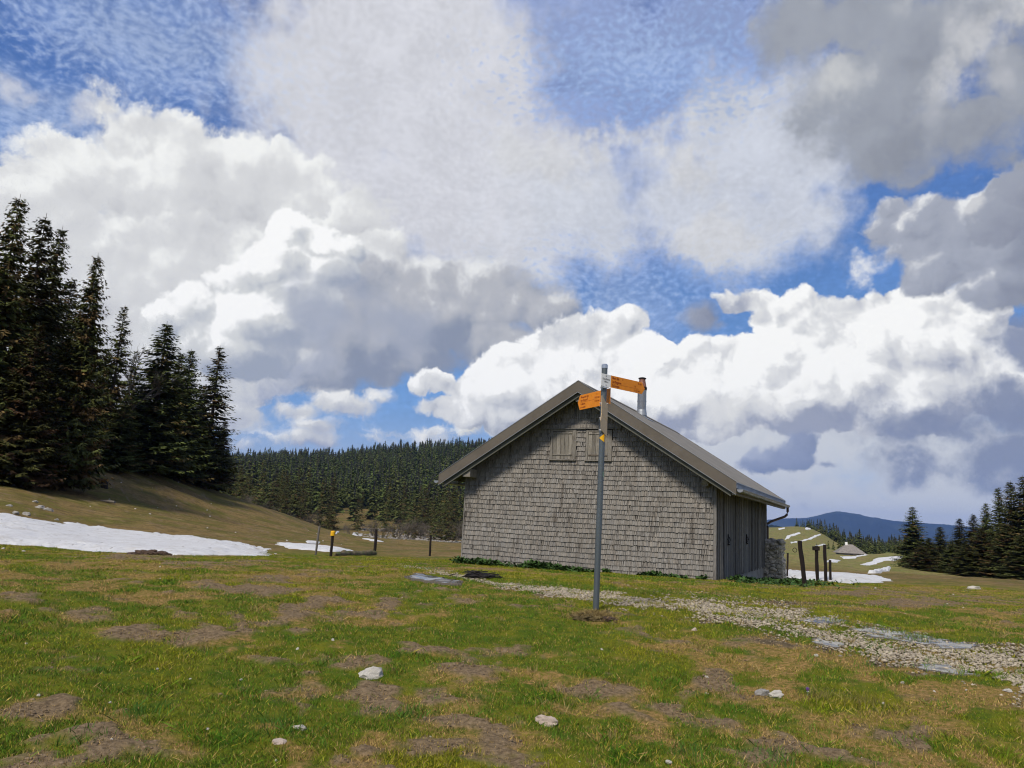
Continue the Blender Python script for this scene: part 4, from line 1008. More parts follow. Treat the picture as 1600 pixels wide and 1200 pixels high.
fence_post(671.5, 869, 673, 836, 3.6, M_post, 'lone dark fence post nearest to the hut\'s left corner')
fence_post(1230, 902, 1231, 864, 3.2, M_post, 'thin dark fence post beside the rubble wall')
fence_post(1258, 918, 1249.5, 845, 7.6, M_post, 'thick dark fence post leaning left with a wire loop', True, 'wire')
fence_post(1277.5, 909, 1275.5, 853, 5.6, M_post, 'dark fence post with a wider block at its top', True, 'block')
fence_post(1290.5, 908, 1288.5, 851, 5.4, M_post, 'tall straight dark fence post with a bare top, second from the right end', True)
fence_post(1297.5, 908, 1297, 875, 4.0, M_post, 'shortest dark fence post at the right end of the row', True)

# ---------------------------------------------------------------- conifers
def kites(P, D, Lg, Wd, up, tint):
    """P base, D unit direction, Lg length, Wd half width, up: side-spanning reference -> verts (n,4,3)"""
    Sd = np.cross(D, up); Sd /= np.linalg.norm(Sd, axis=1, keepdims=True)+1e-9
    a = P; b = P+D*Lg[:, None]*.45+Sd*Wd[:, None]; c = P+D*Lg[:, None]; d = P+D*Lg[:, None]*.45-Sd*Wd[:, None]
    return np.stack([a, b, c, d], 1), np.repeat(tint[:, None, :], 4, 1)
def spruce(seed, Hh, R, step=.27, nb=8, tw=.27, brown=.08, gap=.0, bare=0.0):
    g = np.random.default_rng(seed); VV, CC = [], []
    z = Hh*(.05+bare)
    while z < Hh*.985:
        f = z/Hh
        Lmax = R*((1-f)**.78*1.08)*(.8+.2*min(1, f/.12)) + .12
        for k in range(nb if f < .85 else nb-2):
            a = g.random()*2*np.pi; L = Lmax*g.uniform(.55, 1.18)
            if g.random() < gap: L *= g.uniform(.2, .7)
            zz = z+g.uniform(-.5, .5)*step
            n = max(3, int(L/tw)); t = (np.arange(n)+g.random(n)*.8+.3)/n; t = np.clip(t, .08, 1)
            ca, sa = np.cos(a), np.sin(a); dr = g.uniform(.18, .42)*(1-f*.75)
            zz0 = zz-dr*L*t**1.2+.22*L*t**3+(.18*L*t if f > .8 else 0)
            base = np.stack([ca*L*t, sa*L*t, zz0], 1)
            tb = g.uniform(.55, 1.25); br = g.random() < brown
            col0 = np.array([.070, .078, .020]) if not br else np.array([.115, .075, .028])
            for sgn in (-1, 1, 0):
                m_ = n; ang = a+sgn*g.uniform(.55, 1.1, m_); l_ = (.30*L*(1.15-t)+.22)*g.uniform(.6, 1.3, m_)
                if sgn == 0: l_ = l_*.8; dz = -g.uniform(.5, 1.8, m_)
                else: dz = -g.uniform(.12, .6, m_)
                D = np.stack([np.cos(ang), np.sin(ang), dz], 1); D /= np.linalg.norm(D, axis=1, keepdims=True)
                upv = np.stack([g.normal(0, .35, m_), g.normal(0, .35, m_), np.ones(m_)], 1)
                if sgn == 0: upv = np.stack([np.cos(ang)+g.normal(0, .3, m_), np.sin(ang)+g.normal(0, .3, m_), g.normal(0, .3, m_)], 1)
                tint = col0[None]*(tb*g.uniform(.6, 1.5, m_))[:, None]
                v, c_ = kites(base, D, l_, l_*g.uniform(.14, .26, m_), upv, tint); VV.append(v); CC.append(c_)
        z += step*g.uniform(.8, 1.2)*(1-.35*f)
    # leader
    V = np.concatenate(VV).reshape(-1, 3); C = np.concatenate(CC).reshape(-1, 3)
    F = np.arange(len(V)).reshape(-1, 4)
    return mesh_from('crown', V, F, False, cols=dict(tint=C))
def trunk_mesh(Hh, r0, seed=0):
    mb = MB(); pts = [(0, 0, -.6)]+[(.02*math.sin(i+seed), .02*math.cos(i*1.3), Hh*i/7) for i in range(1, 8)]
    mb.tube(pts, [r0*(1-i/7.3) for i in range(8)], 7)
    me = bpy.data.meshes.new('trunk'); me.from_pydata(mb.V, [], mb.F); return me
def g_needle(G, b):
    t = attr(G, 'tint', 'Color'); oi = G.n('ShaderNodeObjectInfo')
    h = G.n('ShaderNodeHueSaturation'); G.put(t, h.inputs['Color'])
    G.put(G.m('MULTIPLY_ADD', oi.outputs['Random'], .7, .65), h.inputs['Value']); G.put(G.m('MULTIPLY_ADD', oi.outputs['Random'], .04, .475), h.inputs['Hue'])
    G.put(h.outputs[0], b.inputs['Base Color']); b.inputs['Roughness'].default_value = .8; b.inputs['Specular IOR Level'].default_value = .15
M_needle = mat('spruce_needles', g_needle)
M_bark = simple('spruce_bark', (.12, .095, .075), .95, 0, .5, 10)
VAR = [spruce(1, 20, 3.0), spruce(2, 20, 3.4, gap=.15), spruce(3, 20, 2.6, step=.28), spruce(4, 20, 3.8, step=.26, brown=.3), spruce(5, 20, 3.0, step=.36, gap=.4, brown=.3)]
for v_ in VAR: v_.materials.append(M_needle)
TRK = trunk_mesh(20, .26); TRK.materials.append(M_bark)
def tree(px, top, r, rad_px, var, lab, group=None, rot=None, baserow=None):
    P = at_dist(px, 807.8+(px-800)*math.tan(ROLL), r)
    az = math.atan2(P[0], P[1]); zt = z_at_row(az, r, top); Hh = zt-P[2]
    wid = rad_px*1.14*r/FPX; base_r = {0: 3.0, 1: 3.4, 2: 2.6, 3: 3.8, 4: 3.0}[var]
    o = link('spruce', None, label=lab, cat='tree', group=group, loc=(P[0], P[1], P[2]-.15))
    s = Hh/20; o.scale = (wid/base_r, wid/base_r, s); o.rotation_euler = (0, 0, rot if rot is not None else random.random()*6.28)
    link('crown', VAR[var], None, o); link('trunk', TRK, None, o)
    return o
G1 = 'spruces on the left slope'; G2 = 'spruces at the right edge'
tree(-45, 300, 68, 62, 3, 'tall spruce cut off by the left edge of the view', G1)
tree(3, 330, 72, 58, 0, 'tallest dark spruce standing at the far left edge', G1)
tree(33, 350, 76, 50, 1, 'tall spruce just right of the leftmost one', G1)
tree(62, 432, 84, 44, 2, 'slim spruce half hidden between the two tall left groups', G1)
tree(98, 392, 70, 50, 3, 'broad brownish spruce reaching lowest on the left slope', G1)
tree(84, 470, 82, 36, 1, 'middle-height spruce between the slim and the broad one', G1)
tree(176, 612, 90, 32, 0, 'low spruce in the gap under the bare tree', G1)
tree(283, 640, 116, 36, 0, 'low dense spruce before the pair of pointed tops', G1)
tree(243, 640, 104, 40, 1, 'low dense spruce at the right foot of the free-standing one', G1)
tree(20, 500, 66, 50, 3, 'brown-tinged lower spruce in front of the tall left pair', G1)
tree(70, 520, 70, 44, 1, 'lower spruce filling the gap left of the broad one', G1)
tree(154, 474, 92, 38, 4, 'gappy spruce in front of the bare tree', G1)
tree(184, 545, 97, 30, 4, 'thin spruce right of the bare tree', G1)
tree(226, 500, 98, 60, 0, 'evenly pointed spruce standing free in the middle of the left group', G1)
tree(254, 548, 112, 34, 2, 'narrow spruce behind the twin tops', G1)
tree(271, 543, 110, 46, 1, 'spruce with a pointed top left of the rightmost one', G1)
tree(316, 538, 116, 48, 4, 'ragged open-branched spruce at the right end of the left group', G1)
tree(296, 600, 122, 40, 0, 'lower spruce between the last two of the left group', G1)
tree(338, 655, 126, 24, 2, 'small spruce tucked at the right foot of the left group', G1)
tree(200, 600, 104, 36, 2, 'dark middle-height spruce left of the free-standing one', G1)
tree(135, 540, 100, 40, 0, 'spruce behind the gappy one', G1)
for px, top, r, w_, v_, lab in ((1427, 789, 125, 27, 1, 'free-standing pointed spruce at the left end of the right group'), (1452, 838, 122, 20, 2, 'low spruce right of the free-standing one'),
    (1470, 820, 128, 22, 0, 'spruce with a mid-height top between two low ones'), (1500, 808, 126, 22, 2, 'slim spruce left of the stepped tops'), (1522, 800, 124, 24, 0, 'spruce where the right group begins to rise'),
    (1543, 783, 122, 24, 1, 'spruce on the rising left flank of the right group'), (1564, 759, 118, 24, 2, 'high spruce left of the tallest right ones'), (1584, 748, 114, 30, 0, 'tall spruce near the right edge'),
    (1604, 740, 112, 34, 1, 'tallest spruce at the right edge of the view'), (1635, 735, 110, 40, 0, 'spruce just beyond the right edge of the view'), (1486, 842, 118, 20, 1, 'low bushy spruce in the dip of the right group'),
    (1534, 822, 112, 26, 3, 'brown-tinged low spruce in front of the rising flank'), (1572, 815, 108, 30, 3, 'brown-tinged spruce in front of the tall right ones'), (1438, 850, 116, 22, 3, 'small brownish spruce at the foot of the free-standing one'),
    (1510, 845, 110, 24, 0, 'low dark spruce in front of the stepped tops'), (1600, 830, 104, 30, 0, 'low spruce in front at the right edge')):
    tree(px, top, r, w_, v_, lab, G2)

# ---------------------------------------------------------------- bare broadleaf trees and shrubs
M_twig = simple('bare_twigs', (.15, .125, .095), .95, 0, .35, 3)
def bare(seed, depth, n0, spread, r0, L0, shrub=False):
    g = random.Random(seed); mb = MB()
    def grow(p, d, L, r, k):
        q = p+d*L
        mid = p+d*L*.5+Vector((g.gauss(0, 1), g.gauss(0, 1), g.gauss(0, .5)))*L*.06
        mb.tube([p, mid, q], [r, r*.85, r*.65], 3 if k < depth-1 else 5, cap=False)
        if k <= 0: return
        for i in range(g.choice((2, 3, 3))):
            nd = (d+Vector((g.gauss(0, 1), g.gauss(0, 1), g.gauss(.25, .6)))*spread).normalized()
            grow(p+d*L*g.uniform(.5, 1.0), nd, L*g.uniform(.6, .85), r*.6, k-1)
    for i in range(n0):
        d = Vector((g.gauss(0, .45), g.gauss(0, .45), 1)).normalized() if shrub else Vector((g.gauss(0, .05), g.gauss(0, .05), 1)).normalized()
        grow(Vector((g.gauss(0, .3), g.gauss(0, .3), 0)) if shrub else Vector((0, 0, -.3)), d, L0*g.uniform(.8, 1.1), r0, depth)
    me = bpy.data.meshes.new('bare_branches'); me.from_pydata(mb.V, [], mb.F); me.materials.append(M_twig); return me
BT = bare(4, 6, 1, .42, .20, 4.2); BS = [bare(11, 4, 9, .55, .05, 1.5, True), bare(12, 4, 7, .6, .05, 1.6, True)]
def place(name, me, px, r, sc, lab, cat, group=None):
    P = at_dist(px, 807.8+(px-800)*math.tan(ROLL), r)
    o = link(name, me, None, None, label=lab, cat=cat, group=group, loc=(P[0], P[1], P[2]-.1)); o.scale = sc; o.rotation_euler = (0, 0, random.random()*6.28); return o
place('bare_tree', BT, 172, 96, (1.15, 1.15, 1.28), 'leafless grey broadleaf tree standing among the left spruces', 'tree')
place('bare_tree', BT, 192, 99, (.9, .9, .95), 'smaller leafless tree right of the grey one', 'tree')
for i, (px, r, s) in enumerate(((385, 262, 3.2), (413, 268, 3.0), (432, 272, 2.3), (455, 266, 2.2), (480, 268, 1.9), (548, 262, 1.7), (588, 268, 2.6), (603, 264, 1.8), (622, 262, 2.9), (640, 268, 3.2), (655, 272, 2.4), (668, 280, 2.6), (712, 276, 3.0), (720, 285, 3.2), (365, 262, 2.0), (500, 290, 3), (690, 300, 2.4))):
    s *= .72; place('bare_shrub', BS[i % 2], px, r, (s, s, s*.95), 'leafless grey-brown bush along the foot of the dark forest', 'bush', 'leafless bushes along the forest foot')

# ---------------------------------------------------------------- forest on the far slope
def lowpoly(seed, n_lv=13, nb=8, Hh=20, R=3.0):
    g = np.random.default_rng(seed); VV, CC = [], []
    for i in range(n_lv):
        f = (i+.3)/n_lv; z = Hh*(.05+.93*f); L = R*(1-f)**.8+.4
        a = g.random(nb)*2*np.pi; Lg = L*g.uniform(.75, 1.35, nb); dz = -g.uniform(.35, .8, nb)*(1-.5*f)
        D = np.stack([np.cos(a), np.sin(a), dz], 1); D /= np.linalg.norm(D, axis=1, keepdims=True)
        P = np.stack([np.zeros(nb), np.zeros(nb), np.full(nb, z)], 1)+g.normal(0, .15, (nb, 3))
        tint = np.array([.066, .078, .018])[None]*g.uniform(.7, 1.3, nb)[:, None]
        v, c_ = kites(P, D, Lg*1.3, Lg*.34, np.stack([g.normal(0, .3, nb), g.normal(0, .3, nb), np.ones(nb)], 1), tint); VV.append(v); CC.append(c_)
        a2 = a+g.uniform(-.4, .4, nb); D2 = np.stack([np.cos(a2), np.sin(a2), dz-.9], 1); D2 /= np.linalg.norm(D2, axis=1, keepdims=True)
        P2 = P+D*Lg[:, None]*.4
        v, c_ = kites(P2, D2, Lg*.6, Lg*.22, np.stack([np.cos(a2), np.sin(a2), .2+0*a2], 1), tint*.9); VV.append(v); CC.append(c_)
    # tip
    VV.append(np.array([[[0, 0, Hh*1.0], [.5, 0, Hh*.86], [0, .0, Hh*.5], [-.5, 0, Hh*.86]], [[0, 0, Hh*1.0], [0, .5, Hh*.86], [0, .0, Hh*.5], [0, -.5, Hh*.86]]])); CC.append(np.full((2, 4, 3), .045))
    return np.concatenate(VV).reshape(-1, 3), np.concatenate(CC).reshape(-1, 3)
LP = [lowpoly(100+i, R=r_) for i, r_ in enumerate((2.8, 3.2, 3.6, 3.0, 2.5))]
LPM = []
for V_, C_ in LP:
    me = mesh_from('conifer', V_, np.arange(len(V_)).reshape(-1, 4), False, cols=dict(tint=C_)); me.materials.append(M_needle); LPM.append(me)
MEDM = [spruce(20+i, 20, r_, step=.75, nb=7, tw=.65, brown=.25, gap=.2) for i, r_ in enumerate((3.2, 3.6, 3.9))]
for m_ in MEDM: m_.materials.append(M_needle)
g = np.random.default_rng(5)
cand = []
def wood(pxa, pxb, r0, r1, spacing, hmin, hmax, r0f=None, seed=0):
    out = []
    gg = np.random.default_rng(seed)
    a0, a1 = [azel(p, 807.8+(p-800)*math.tan(ROLL))[0] for p in (pxa, pxb)]
    n = int((a1-a0)*(r1*r1-r0*r0)/2/spacing**2*1.25)
    az = gg.uniform(a0, a1, n); r = np.sqrt(gg.uniform(r0*r0, r1*r1, n))
    lim = r0f(az) if r0f else 0
    k = r > lim; az, r = az[k], r[k]
    cell = set()
    for a_, r_ in zip(az, r):
        x, y = r_*math.sin(a_), r_*math.cos(a_); c_ = (int(x/spacing), int(y/spacing))
        if c_ in cell: continue
        cell.add(c_); out.append((x, y, r_, gg.uniform(hmin, hmax)*(.8+.4*gg.random())))
    return out
def pxaz(p): return azel(p, 807.8+(p-800)*math.tan(ROLL))[0]
edge_x = [pxaz(p) for p in (330, 430, 520, 560, 600, 640, 690, 740, 1130)]; edge_r = [255, 268, 272, 280, 300, 292, 276, 285, 300]
T1 = wood(325, 1120, 250, 960, 6.4, 12, 19, lambda a: np.interp(a, edge_x, edge_r)+(fbm(a*60, a*0, 3, 3)-.5)*40, 1)
T1.sort(key=lambda t: t[2])
# leave rocky clearings near the foot
T1 = [t for t in T1 if not (t[2] < 420 and fbm(np.array([t[0]*.028]), np.array([t[1]*.028]), 3, 71)[0] > .60)]
def vis(t):
    px, py = project(np.array([t[0], t[1], 0])); return px < 760
front = [t for t in T1 if vis(t)][:262]; fs = set(map(id, front)); rest = [t for t in T1 if id(t) not in fs]
for i, (x, y, r, h) in enumerate(front):
    near = r < 330
    o = link('forest_spruce', MEDM[i % 3] if near else LPM[i % 5], None, None, label='dark spruce in the front rows of the forest on the far slope', cat='tree', group='spruces of the forest on the far slope', loc=(x, y, float(H(x, y))-.4))
    s = h/20*(1.05 if near else 1.0); o.scale = (s*1.1*random.uniform(.85, 1.2), s*1.1*random.uniform(.85, 1.2), s); o.rotation_euler = (0, 0, random.random()*6.28)
def merged(name, T, lab, keep=None):
    VV, CC = [], []; gg = np.random.default_rng(9)
    X = np.array([t[0] for t in T]); Y = np.array([t[1] for t in T]); Zt = H(X, Y)
    for i, t in enumerate(T):
        V_, C_ = LP[i % 5]; a = gg.random()*6.28; s = t[3]/20; sx = s*gg.uniform(.9, 1.25); ca, sa = math.cos(a)*sx, math.sin(a)*sx
        Q = np.empty_like(V_); Q[:, 0] = V_[:, 0]*ca-V_[:, 1]*sa+X[i]; Q[:, 1] = V_[:, 0]*sa+V_[:, 1]*ca+Y[i]; Q[:, 2] = V_[:, 2]*s+Zt[i]-.4
        VV.append(Q); CC.append(C_*gg.uniform(.7, 1.4)*np.array([gg.uniform(.9, 1.15), 1, 1]))
    V = np.concatenate(VV); link(name, mesh_from(name, V, np.arange(len(V)).reshape(-1, 4), False, cols=dict(tint=np.concatenate(CC))), M_needle, kind='stuff', label=lab)
rest = [t for t in rest if t[2] < 955]
merged('forest', rest, 'dense spruce forest covering the far slope', )
ex_ = [pxaz(p) for p in (1262, 1290, 1310, 1350, 1400, 1440)]; er_ = [745, 700, 600, 440, 440, 440]
T2 = wood(1264, 1450, 420, 880, 7, 9, 13, lambda a: np.interp(a, ex_, er_)+(fbm(a*120, a*0, 3, 8)-.5)*40, 2)
T2 += wood(1243, 1266, 715, 770, 6, 6, 9, None, 4)
merged('distant_wood', T2, 'dark conifer wood on the hill crest beyond the meadow')
for i, (px, r, h) in enumerate(((1294, 400, 4.2), (1302, 405, 4.0), (1312, 395, 6.5), (1318, 410, 5.0), (1276, 330, 3.6))):
    P = at_dist(px, 845, r); o = link('conifer', LPM[i], None, None, label='tiny dark conifer standing on the far meadow near the chalet', cat='tree', group='tiny conifers near the distant chalet', loc=tuple(P-np.array([0, 0, .1]))); o.scale = (h/20*1.3, h/20*1.3, h/20)
# young spruces on the forest foot
for i, (px, r, h) in enumerate(((592, 250, 4), (601, 248, 3.2), (516, 262, 9), (677, 258, 14), (700, 250, 15), (690, 262, 10), (713, 246, 9), (652, 268, 9), (618, 262, 5), (560, 258, 7))):
    P = at_dist(px, 800, r); o = link('young_spruce', MEDM[i % 3], None, None, label='young dark spruce on the rocky ground at the forest foot', cat='tree', group='young spruces at the forest foot', loc=tuple(P-np.array([0, 0, .2]))); o.scale = (h/20*1.25, h/20*1.25, h/20); o.rotation_euler = (0, 0, i)

# ---------------------------------------------------------------- distant chalet
P = at_dist(1327, 845, 322); ch = link('chalet', None, label='tiny distant chalet with a broad grey roof on the meadow', cat='chalet', loc=tuple(P)); ch.rotation_euler = (0, 0, rad(-14))
M_chroof = simple('grey_chalet_roof', (.24, .215, .19), .8, 0, .3, 1.5)
mb = MB(); mb.box((-4.3, -3.6, -1), (4.3, 3.6, 1.0)); cw = mb.build('wall', M_plinth, ch)
mb = MB(); mb.box((-.5, -3.63, 0), (.5, -3.58, .95)); mb.box((2.0, -3.63, .3), (2.7, -3.58, .8)); mb.build('door', M_plank, cw)
mb = MB(); e = .9; z1 = 4.1
mb.add([(-5.2, -4.4, e), (5.2, -4.4, e), (5.2, 4.4, e), (-5.2, 4.4, e), (-1.2, 0, z1), (1.2, 0, z1)], [(0, 1, 5, 4), (1, 2, 5), (2, 3, 4, 5), (3, 0, 4), (0, 3, 2, 1)]); cr = mb.build('roof', M_chroof, ch)
mb = MB(); mb.box((-1.5, -.4, 3.3), (-.7, .4, 4.9)); mb.build('chimney', M_white, cr)

# ---------------------------------------------------------------- stump, logs, rocks
M_rock = simple('limestone', (.56, .52, .45), .9, 0, .35, 14, bumps=(30, .6, .01))
M_pink = simple('pinkish_limestone', (.55, .44, .36), .9, 0, .3, 14, bumps=(30, .6, .01))
M_grey = simple('grey_limestone', (.36, .34, .31), .95, 0, .4, 5, bumps=(12, .6, .02))
P = cast(161, 762); st = link('tree_stump', None, label='dark cut stump with a pale top on the left slope', cat='stump', loc=tuple(P)); mb = MB(); mb.tube([(0, 0, -.4), (0, 0, .2), (0.02, 0, .78)], [.50, .38, .34], 11); mb.build('bark', simple('charred_bark', (.03, .024, .02), .95), st); mb = MB(); mb.tube([(0.02, 0, .781), (.02, 0, .80)], [.33, .33], 11); mb.build('cut_face', M_shutter, st)
P = cast(168, 786); mb = MB(); mb.tube([(-.75, .4, .10), (0, 0, .12), (.8, -.5, .08)], [.10, .11, .09], 8); mb.build('log', M_greypost, None, label='pale fallen log on the brown left slope', cat='log', loc=tuple(P))
A = cast(524, 869); B = cast(588, 866.5); mb = MB(); n = 12
L0 = Vector(B)-Vector(A); n = 40
mb.tube([tuple(L0*t+Vector((0, 0, .04+.02*math.sin(t*9)))) for t in np.linspace(0, 1, n)], [.10+.06*fbm(np.array([i*.31]), np.array([.5]), 3, 4)[0]-.09*abs(i/(n-1)*2-1)**6 for i in range(n)], 12)
_log = mb
def g_moss(G, b):
    p = OBJ(G); n = G.noise(p, 4, 6, .7); c = G.mixc(G.mr(n, .4, .6), (.16, .11, .07, 1), (.07, .085, .02, 1)); G.put(c, b.inputs['Base Color']); b.inputs['Roughness'].default_value = .95; bump(G, b, G.noise(p, 20, 5, .7), 1, .03)
M_moss = mat('mossy_bark', g_moss); lg = mb.build('log', M_moss, None, label='long mossy log lying between the left fence posts', cat='log', loc=tuple(A))
from mathutils import noise as mn_
for v in lg.data.vertices: v.co += Vector((0, mn_.noise(v.co*9)*.05, mn_.noise(v.co*7+Vector((5, 0, 0)))*.07))
RK = [rock_mesh('rock', i, sub=3) for i in range(8)]
def rock(px, py, wpx, hpx, m, lab, i, group=None, name='rock', rot=0.0, thick=None):
    P = cast(px, py); d = (P-np.array([0, 0, EYE]))@_F; w = wpx*d/FPX/2; h = max(hpx*d/FPX/2, w*.35)
    me = RK[i % 8].copy(); me.materials.append(m)
    o = link(name, me, None, None, label=lab, cat='stone', group=group, loc=(P[0], P[1], P[2]+h*.25)); o.scale = (w*1.25, w*.95, h*1.2); o.rotation_euler = (random.uniform(-.2, .2), random.uniform(-.2, .2), rot); return o
rock(583, 1056, 36, 18, M_rock, 'large flat white stone on bare soil in the foreground', 0, rot=.2)
rock(1192, 1087, 22, 15, M_grey, 'grey stone touching a beige one in the right foreground', 1)
rock(1212, 1089, 22, 12, M_rock, 'beige stone touching the right side of a grey one', 2, rot=.4)
rock(856, 1130, 34, 16, M_pink, 'pinkish stone in the grass below the signpost', 3, rot=-.3)
rock(467, 1139, 20, 9, M_rock, 'small pale stone in the dark turf left of centre', 4)
rock(437, 1162, 24, 12, M_pink, 'elongated tan stone lying slanted at the bottom left', 5, rot=.9)
rock(1085, 986, 9, 7, M_pink, 'small reddish stone right of the signpost foot', 6)
rock(173, 1160, 9, 8, M_rock, 'small white stone at the lower left near a soil patch', 7)
rock(1576, 1081, 14, 6, M_rock, 'flat pale stone near the right edge', 0)
rock(1045, 1193, 10, 6, M_rock, 'white stone at the bottom edge right of centre', 2)
rock(1522, 921, 18, 8, M_rock, 'pale stone on the brown turf at the far right', 1)
for i, (px, py, w_, h_) in enumerate(((62, 794, 13, 6), (76, 798, 13, 6), (24, 803, 9, 6), (42, 805, 12, 7), (14, 791, 8, 4), (55, 785, 9, 5), (88, 813, 9, 4), (70, 818, 12, 3))):
    rock(px, py, w_, h_, M_grey, 'grey rock half sunk in the brown slope above the snow bank', i, 'grey rocks above the snow bank', 'boulder')
PEB = [(41, 1007), (250, 905), (297, 1062), (539, 1046), (376, 1063), (431, 903), (465, 1015), (735, 1132), (672, 1153), (598, 1116), (295, 1152), (324, 1140), (172, 1099), (76, 1190), (48, 1192), (60, 1088), (431, 1189), (690, 1017), (1104, 1060), (1262, 1083), (1104, 1085), (1243, 1096), (1348, 1188), (246, 1046), (520, 1001), (1275, 1025), (940, 1017), (1410, 1068), (1505, 950), (1510, 1079), (1460, 1082), (1380, 1100), (5, 858), (37, 862), (250, 886), (330, 867), (628, 935), (415, 905), (1368, 920), (1455, 940), (1490, 930), (1480, 945), (560, 1118), (905, 1192)]
for i, (px, py) in enumerate(PEB):
    s = 3.0+random.random()*4*(1 if py > 1000 else .5); rock(px, py, s, s*.7, M_rock, 'small white pebble lying in the short pasture grass', i, 'small white pebbles in the grass', 'pebble', random.random()*3)
for i in range(30):
    px = random.uniform(60, 600); py = 850
    Q = at_dist(px, 807.8+(px-800)*math.tan(ROLL), random.uniform(52, 120)); s = random.uniform(.04, .11)
    me = RK[i % 8].copy(); me.materials.append(M_rock); o = link('pebble', me, None, None, label='scattered pale stone on the brown hillside', cat='stone', group='pale stones scattered on the hillside', loc=(Q[0], Q[1], Q[2]+s*.2)); o.scale = (s, s*.8, s*.6); o.rotation_euler = (0, 0, i)
# scree at the forest foot
mbR = []; VVs = []; FFs = []; o_ = 0
gg = np.random.default_rng(3); base_v = np.array([v.co[:] for v in RK[0].vertices]); rm = rock_mesh('tmp', 4, sub=1); bv = np.array([v.co[:] for v in rm.vertices]); bf = np.array([p.vertices[:] for p in rm.polygons])
def scree(name, n, pxa, pxb, r0, r1, s0, s1, m, lab):
    VV, FF = [], []; k = 0
    for _ in range(n):
        px = gg.uniform(pxa, pxb); r = gg.uniform(r0, r1); a = pxaz(px); x, y = r*math.sin(a), r*math.cos(a); s = gg.uniform(s0, s1)*gg.uniform(.5, 1)
        if fbm(np.array([x*.06]), np.array([y*.06]), 3, 13)[0] < .47: continue
        th = gg.random()*6; R2 = np.array([[math.cos(th), -math.sin(th), 0], [math.sin(th), math.cos(th), 0], [0, 0, 1]])
        VV.append((bv*[s, s*.8, s*.55])@R2.T+[x, y, float(H(x, y))+s*.2]); FF.append(bf+k*len(bv)); k += 1
    link(name, mesh_from(name, np.concatenate(VV), np.concatenate(FF), False), m, kind='stuff', label=lab)
M_scree = simple('grey_scree', (.30, .275, .24), .95, 0, .5, .2)
scree('scree', 1500, 560, 735, 238, 330, .25, .95, M_scree, 'grey scree stones at the forest foot')

# dark twig heap, soil lumps, turf clump at the pole
def twigs(name, px, py, w, n, m, lab):
    P = cast(px, py); mb = MB(); r = random.Random(2)
    for i in range(n):
        c = Vector((r.gauss(0, w), r.gauss(0, .12), .02+abs(r.gauss(0, .05)))); a = r.uniform(-.5, .5)+(math.pi if r.random() < .5 else 0); L = r.uniform(.04, .11); d = Vector((math.cos(a), math.sin(a), r.uniform(-.3, .5)))
        v = r.uniform(.5, 1.6); mb.tube([c-d*L, c+Vector((0, 0, .01)), c+d*L], [.012, .015, .008], 5, c=(v, v, v))
    mb.tube([(-.33, 0, 0), (-.1, .02, .02), (.15, 0, .03), (.34, 0, 0)], [.02, .05, .05, .02], 7, c=(.6, .6, .6))
    mb.build(name, m, None, label=lab, cat='twig heap', loc=tuple(P)).scale = (.8, .8, .6)
twigs('twig_heap', 750, 903, .15, 110, M_iron, 'black heap of charred twigs on the grass before the hut')
def lump(name, px, py, w, d_, h, m, lab, seed, cat):
    P = cast(px, py); bm = bmesh.new(); bmesh.ops.create_icosphere(bm, subdivisions=5, radius=1)
    from mathutils import noise as mn
    for v in bm.verts:
        p = v.co.copy(); k = 1+.35*mn.fractal(p*2.5+Vector((seed, 0, 0)), 1, 2, 5)+.12*mn.noise(p*14); v.co = Vector((p.x*w*k, p.y*d_*k, max(p.z, -.3)*h*k))
    me = bpy.data.meshes.new(name); bm.to_mesh(me); bm.free(); return link(name, me, m, label=lab, cat=cat, loc=tuple(P))
M_soil = simple('dark_soil', (.10, .065, .045), .98, 0, .5, 12, bumps=(20, 1, .03))
M_clod = simple('dry_turf_clod', (.16, .12, .05), .98, 0, .55, 16, bumps=(24, 1, .03))
lump('soil_clod', 228, 868, .34, .2, .11, M_soil, 'long dark soil clod on the lower edge of the snow bank', 1, 'soil clod')
lump('soil_clod', 250, 869, .25, .2, .09, M_soil, 'short dark soil clod right of the long one by the snow bank', 2, 'soil clod')
lump('turf_clump', 922, 968, .20, .13, .050, M_clod, 'brown dug-out turf clump at the foot of the signpost', 3, 'turf clump')
lump('turf_clump', 948, 970, .11, .09, .035, M_soil, 'dark soil clump right of the signpost foot', 4, 'turf clump')

# ---------------------------------------------------------------- grass blades
def g_grass(G, b):
    t = attr(G, 'tint', 'Color'); G.put(t, b.inputs['Base Color']); b.inputs['Roughness'].default_value = .75; b.inputs['Specular IOR Level'].default_value = .2
M_grass = mat('grass_blades', g_grass)
def blades(name, X, Y, Zb, hgt, wid, col, lab, lean=.55, seed=0):
    gg = np.random.default_rng(seed); n = len(X); a = gg.random(n)*2*np.pi; l = gg.normal(0, lean, n); b2 = gg.random(n)*2*np.pi
    tip = np.stack([X+np.cos(a)*l*hgt, Y+np.sin(a)*l*hgt, Zb+hgt], 1); base = np.stack([X, Y, Zb-.006], 1)
    sd = np.stack([np.cos(b2), np.sin(b2), 0*b2], 1)*wid[:, None]*.5
    mid = base*.45+tip*.55; mid[:, 2] += hgt*.08
    V = np.stack([base-sd, base+sd, mid+sd*.8, tip], 1).reshape(-1, 3); F = np.arange(n*4).reshape(-1, 4)
    C = np.repeat(col[:, None, :], 4, 1).reshape(-1, 3)
    return link(name, mesh_from(name, V, F, False, cols=dict(tint=C)), M_grass, kind='stuff', label=lab)
gg = np.random.default_rng(21)
n = 1480000
u_ = gg.random(n); r = 4.0+(30-4.0)*u_**1.45; az = gg.uniform(-.84, .84, n)
X = r*np.sin(az); Y = r*np.cos(az); Zb = H(X, Y)
soil, dry, path, hill, meadow = masks(X, Y, Zb)
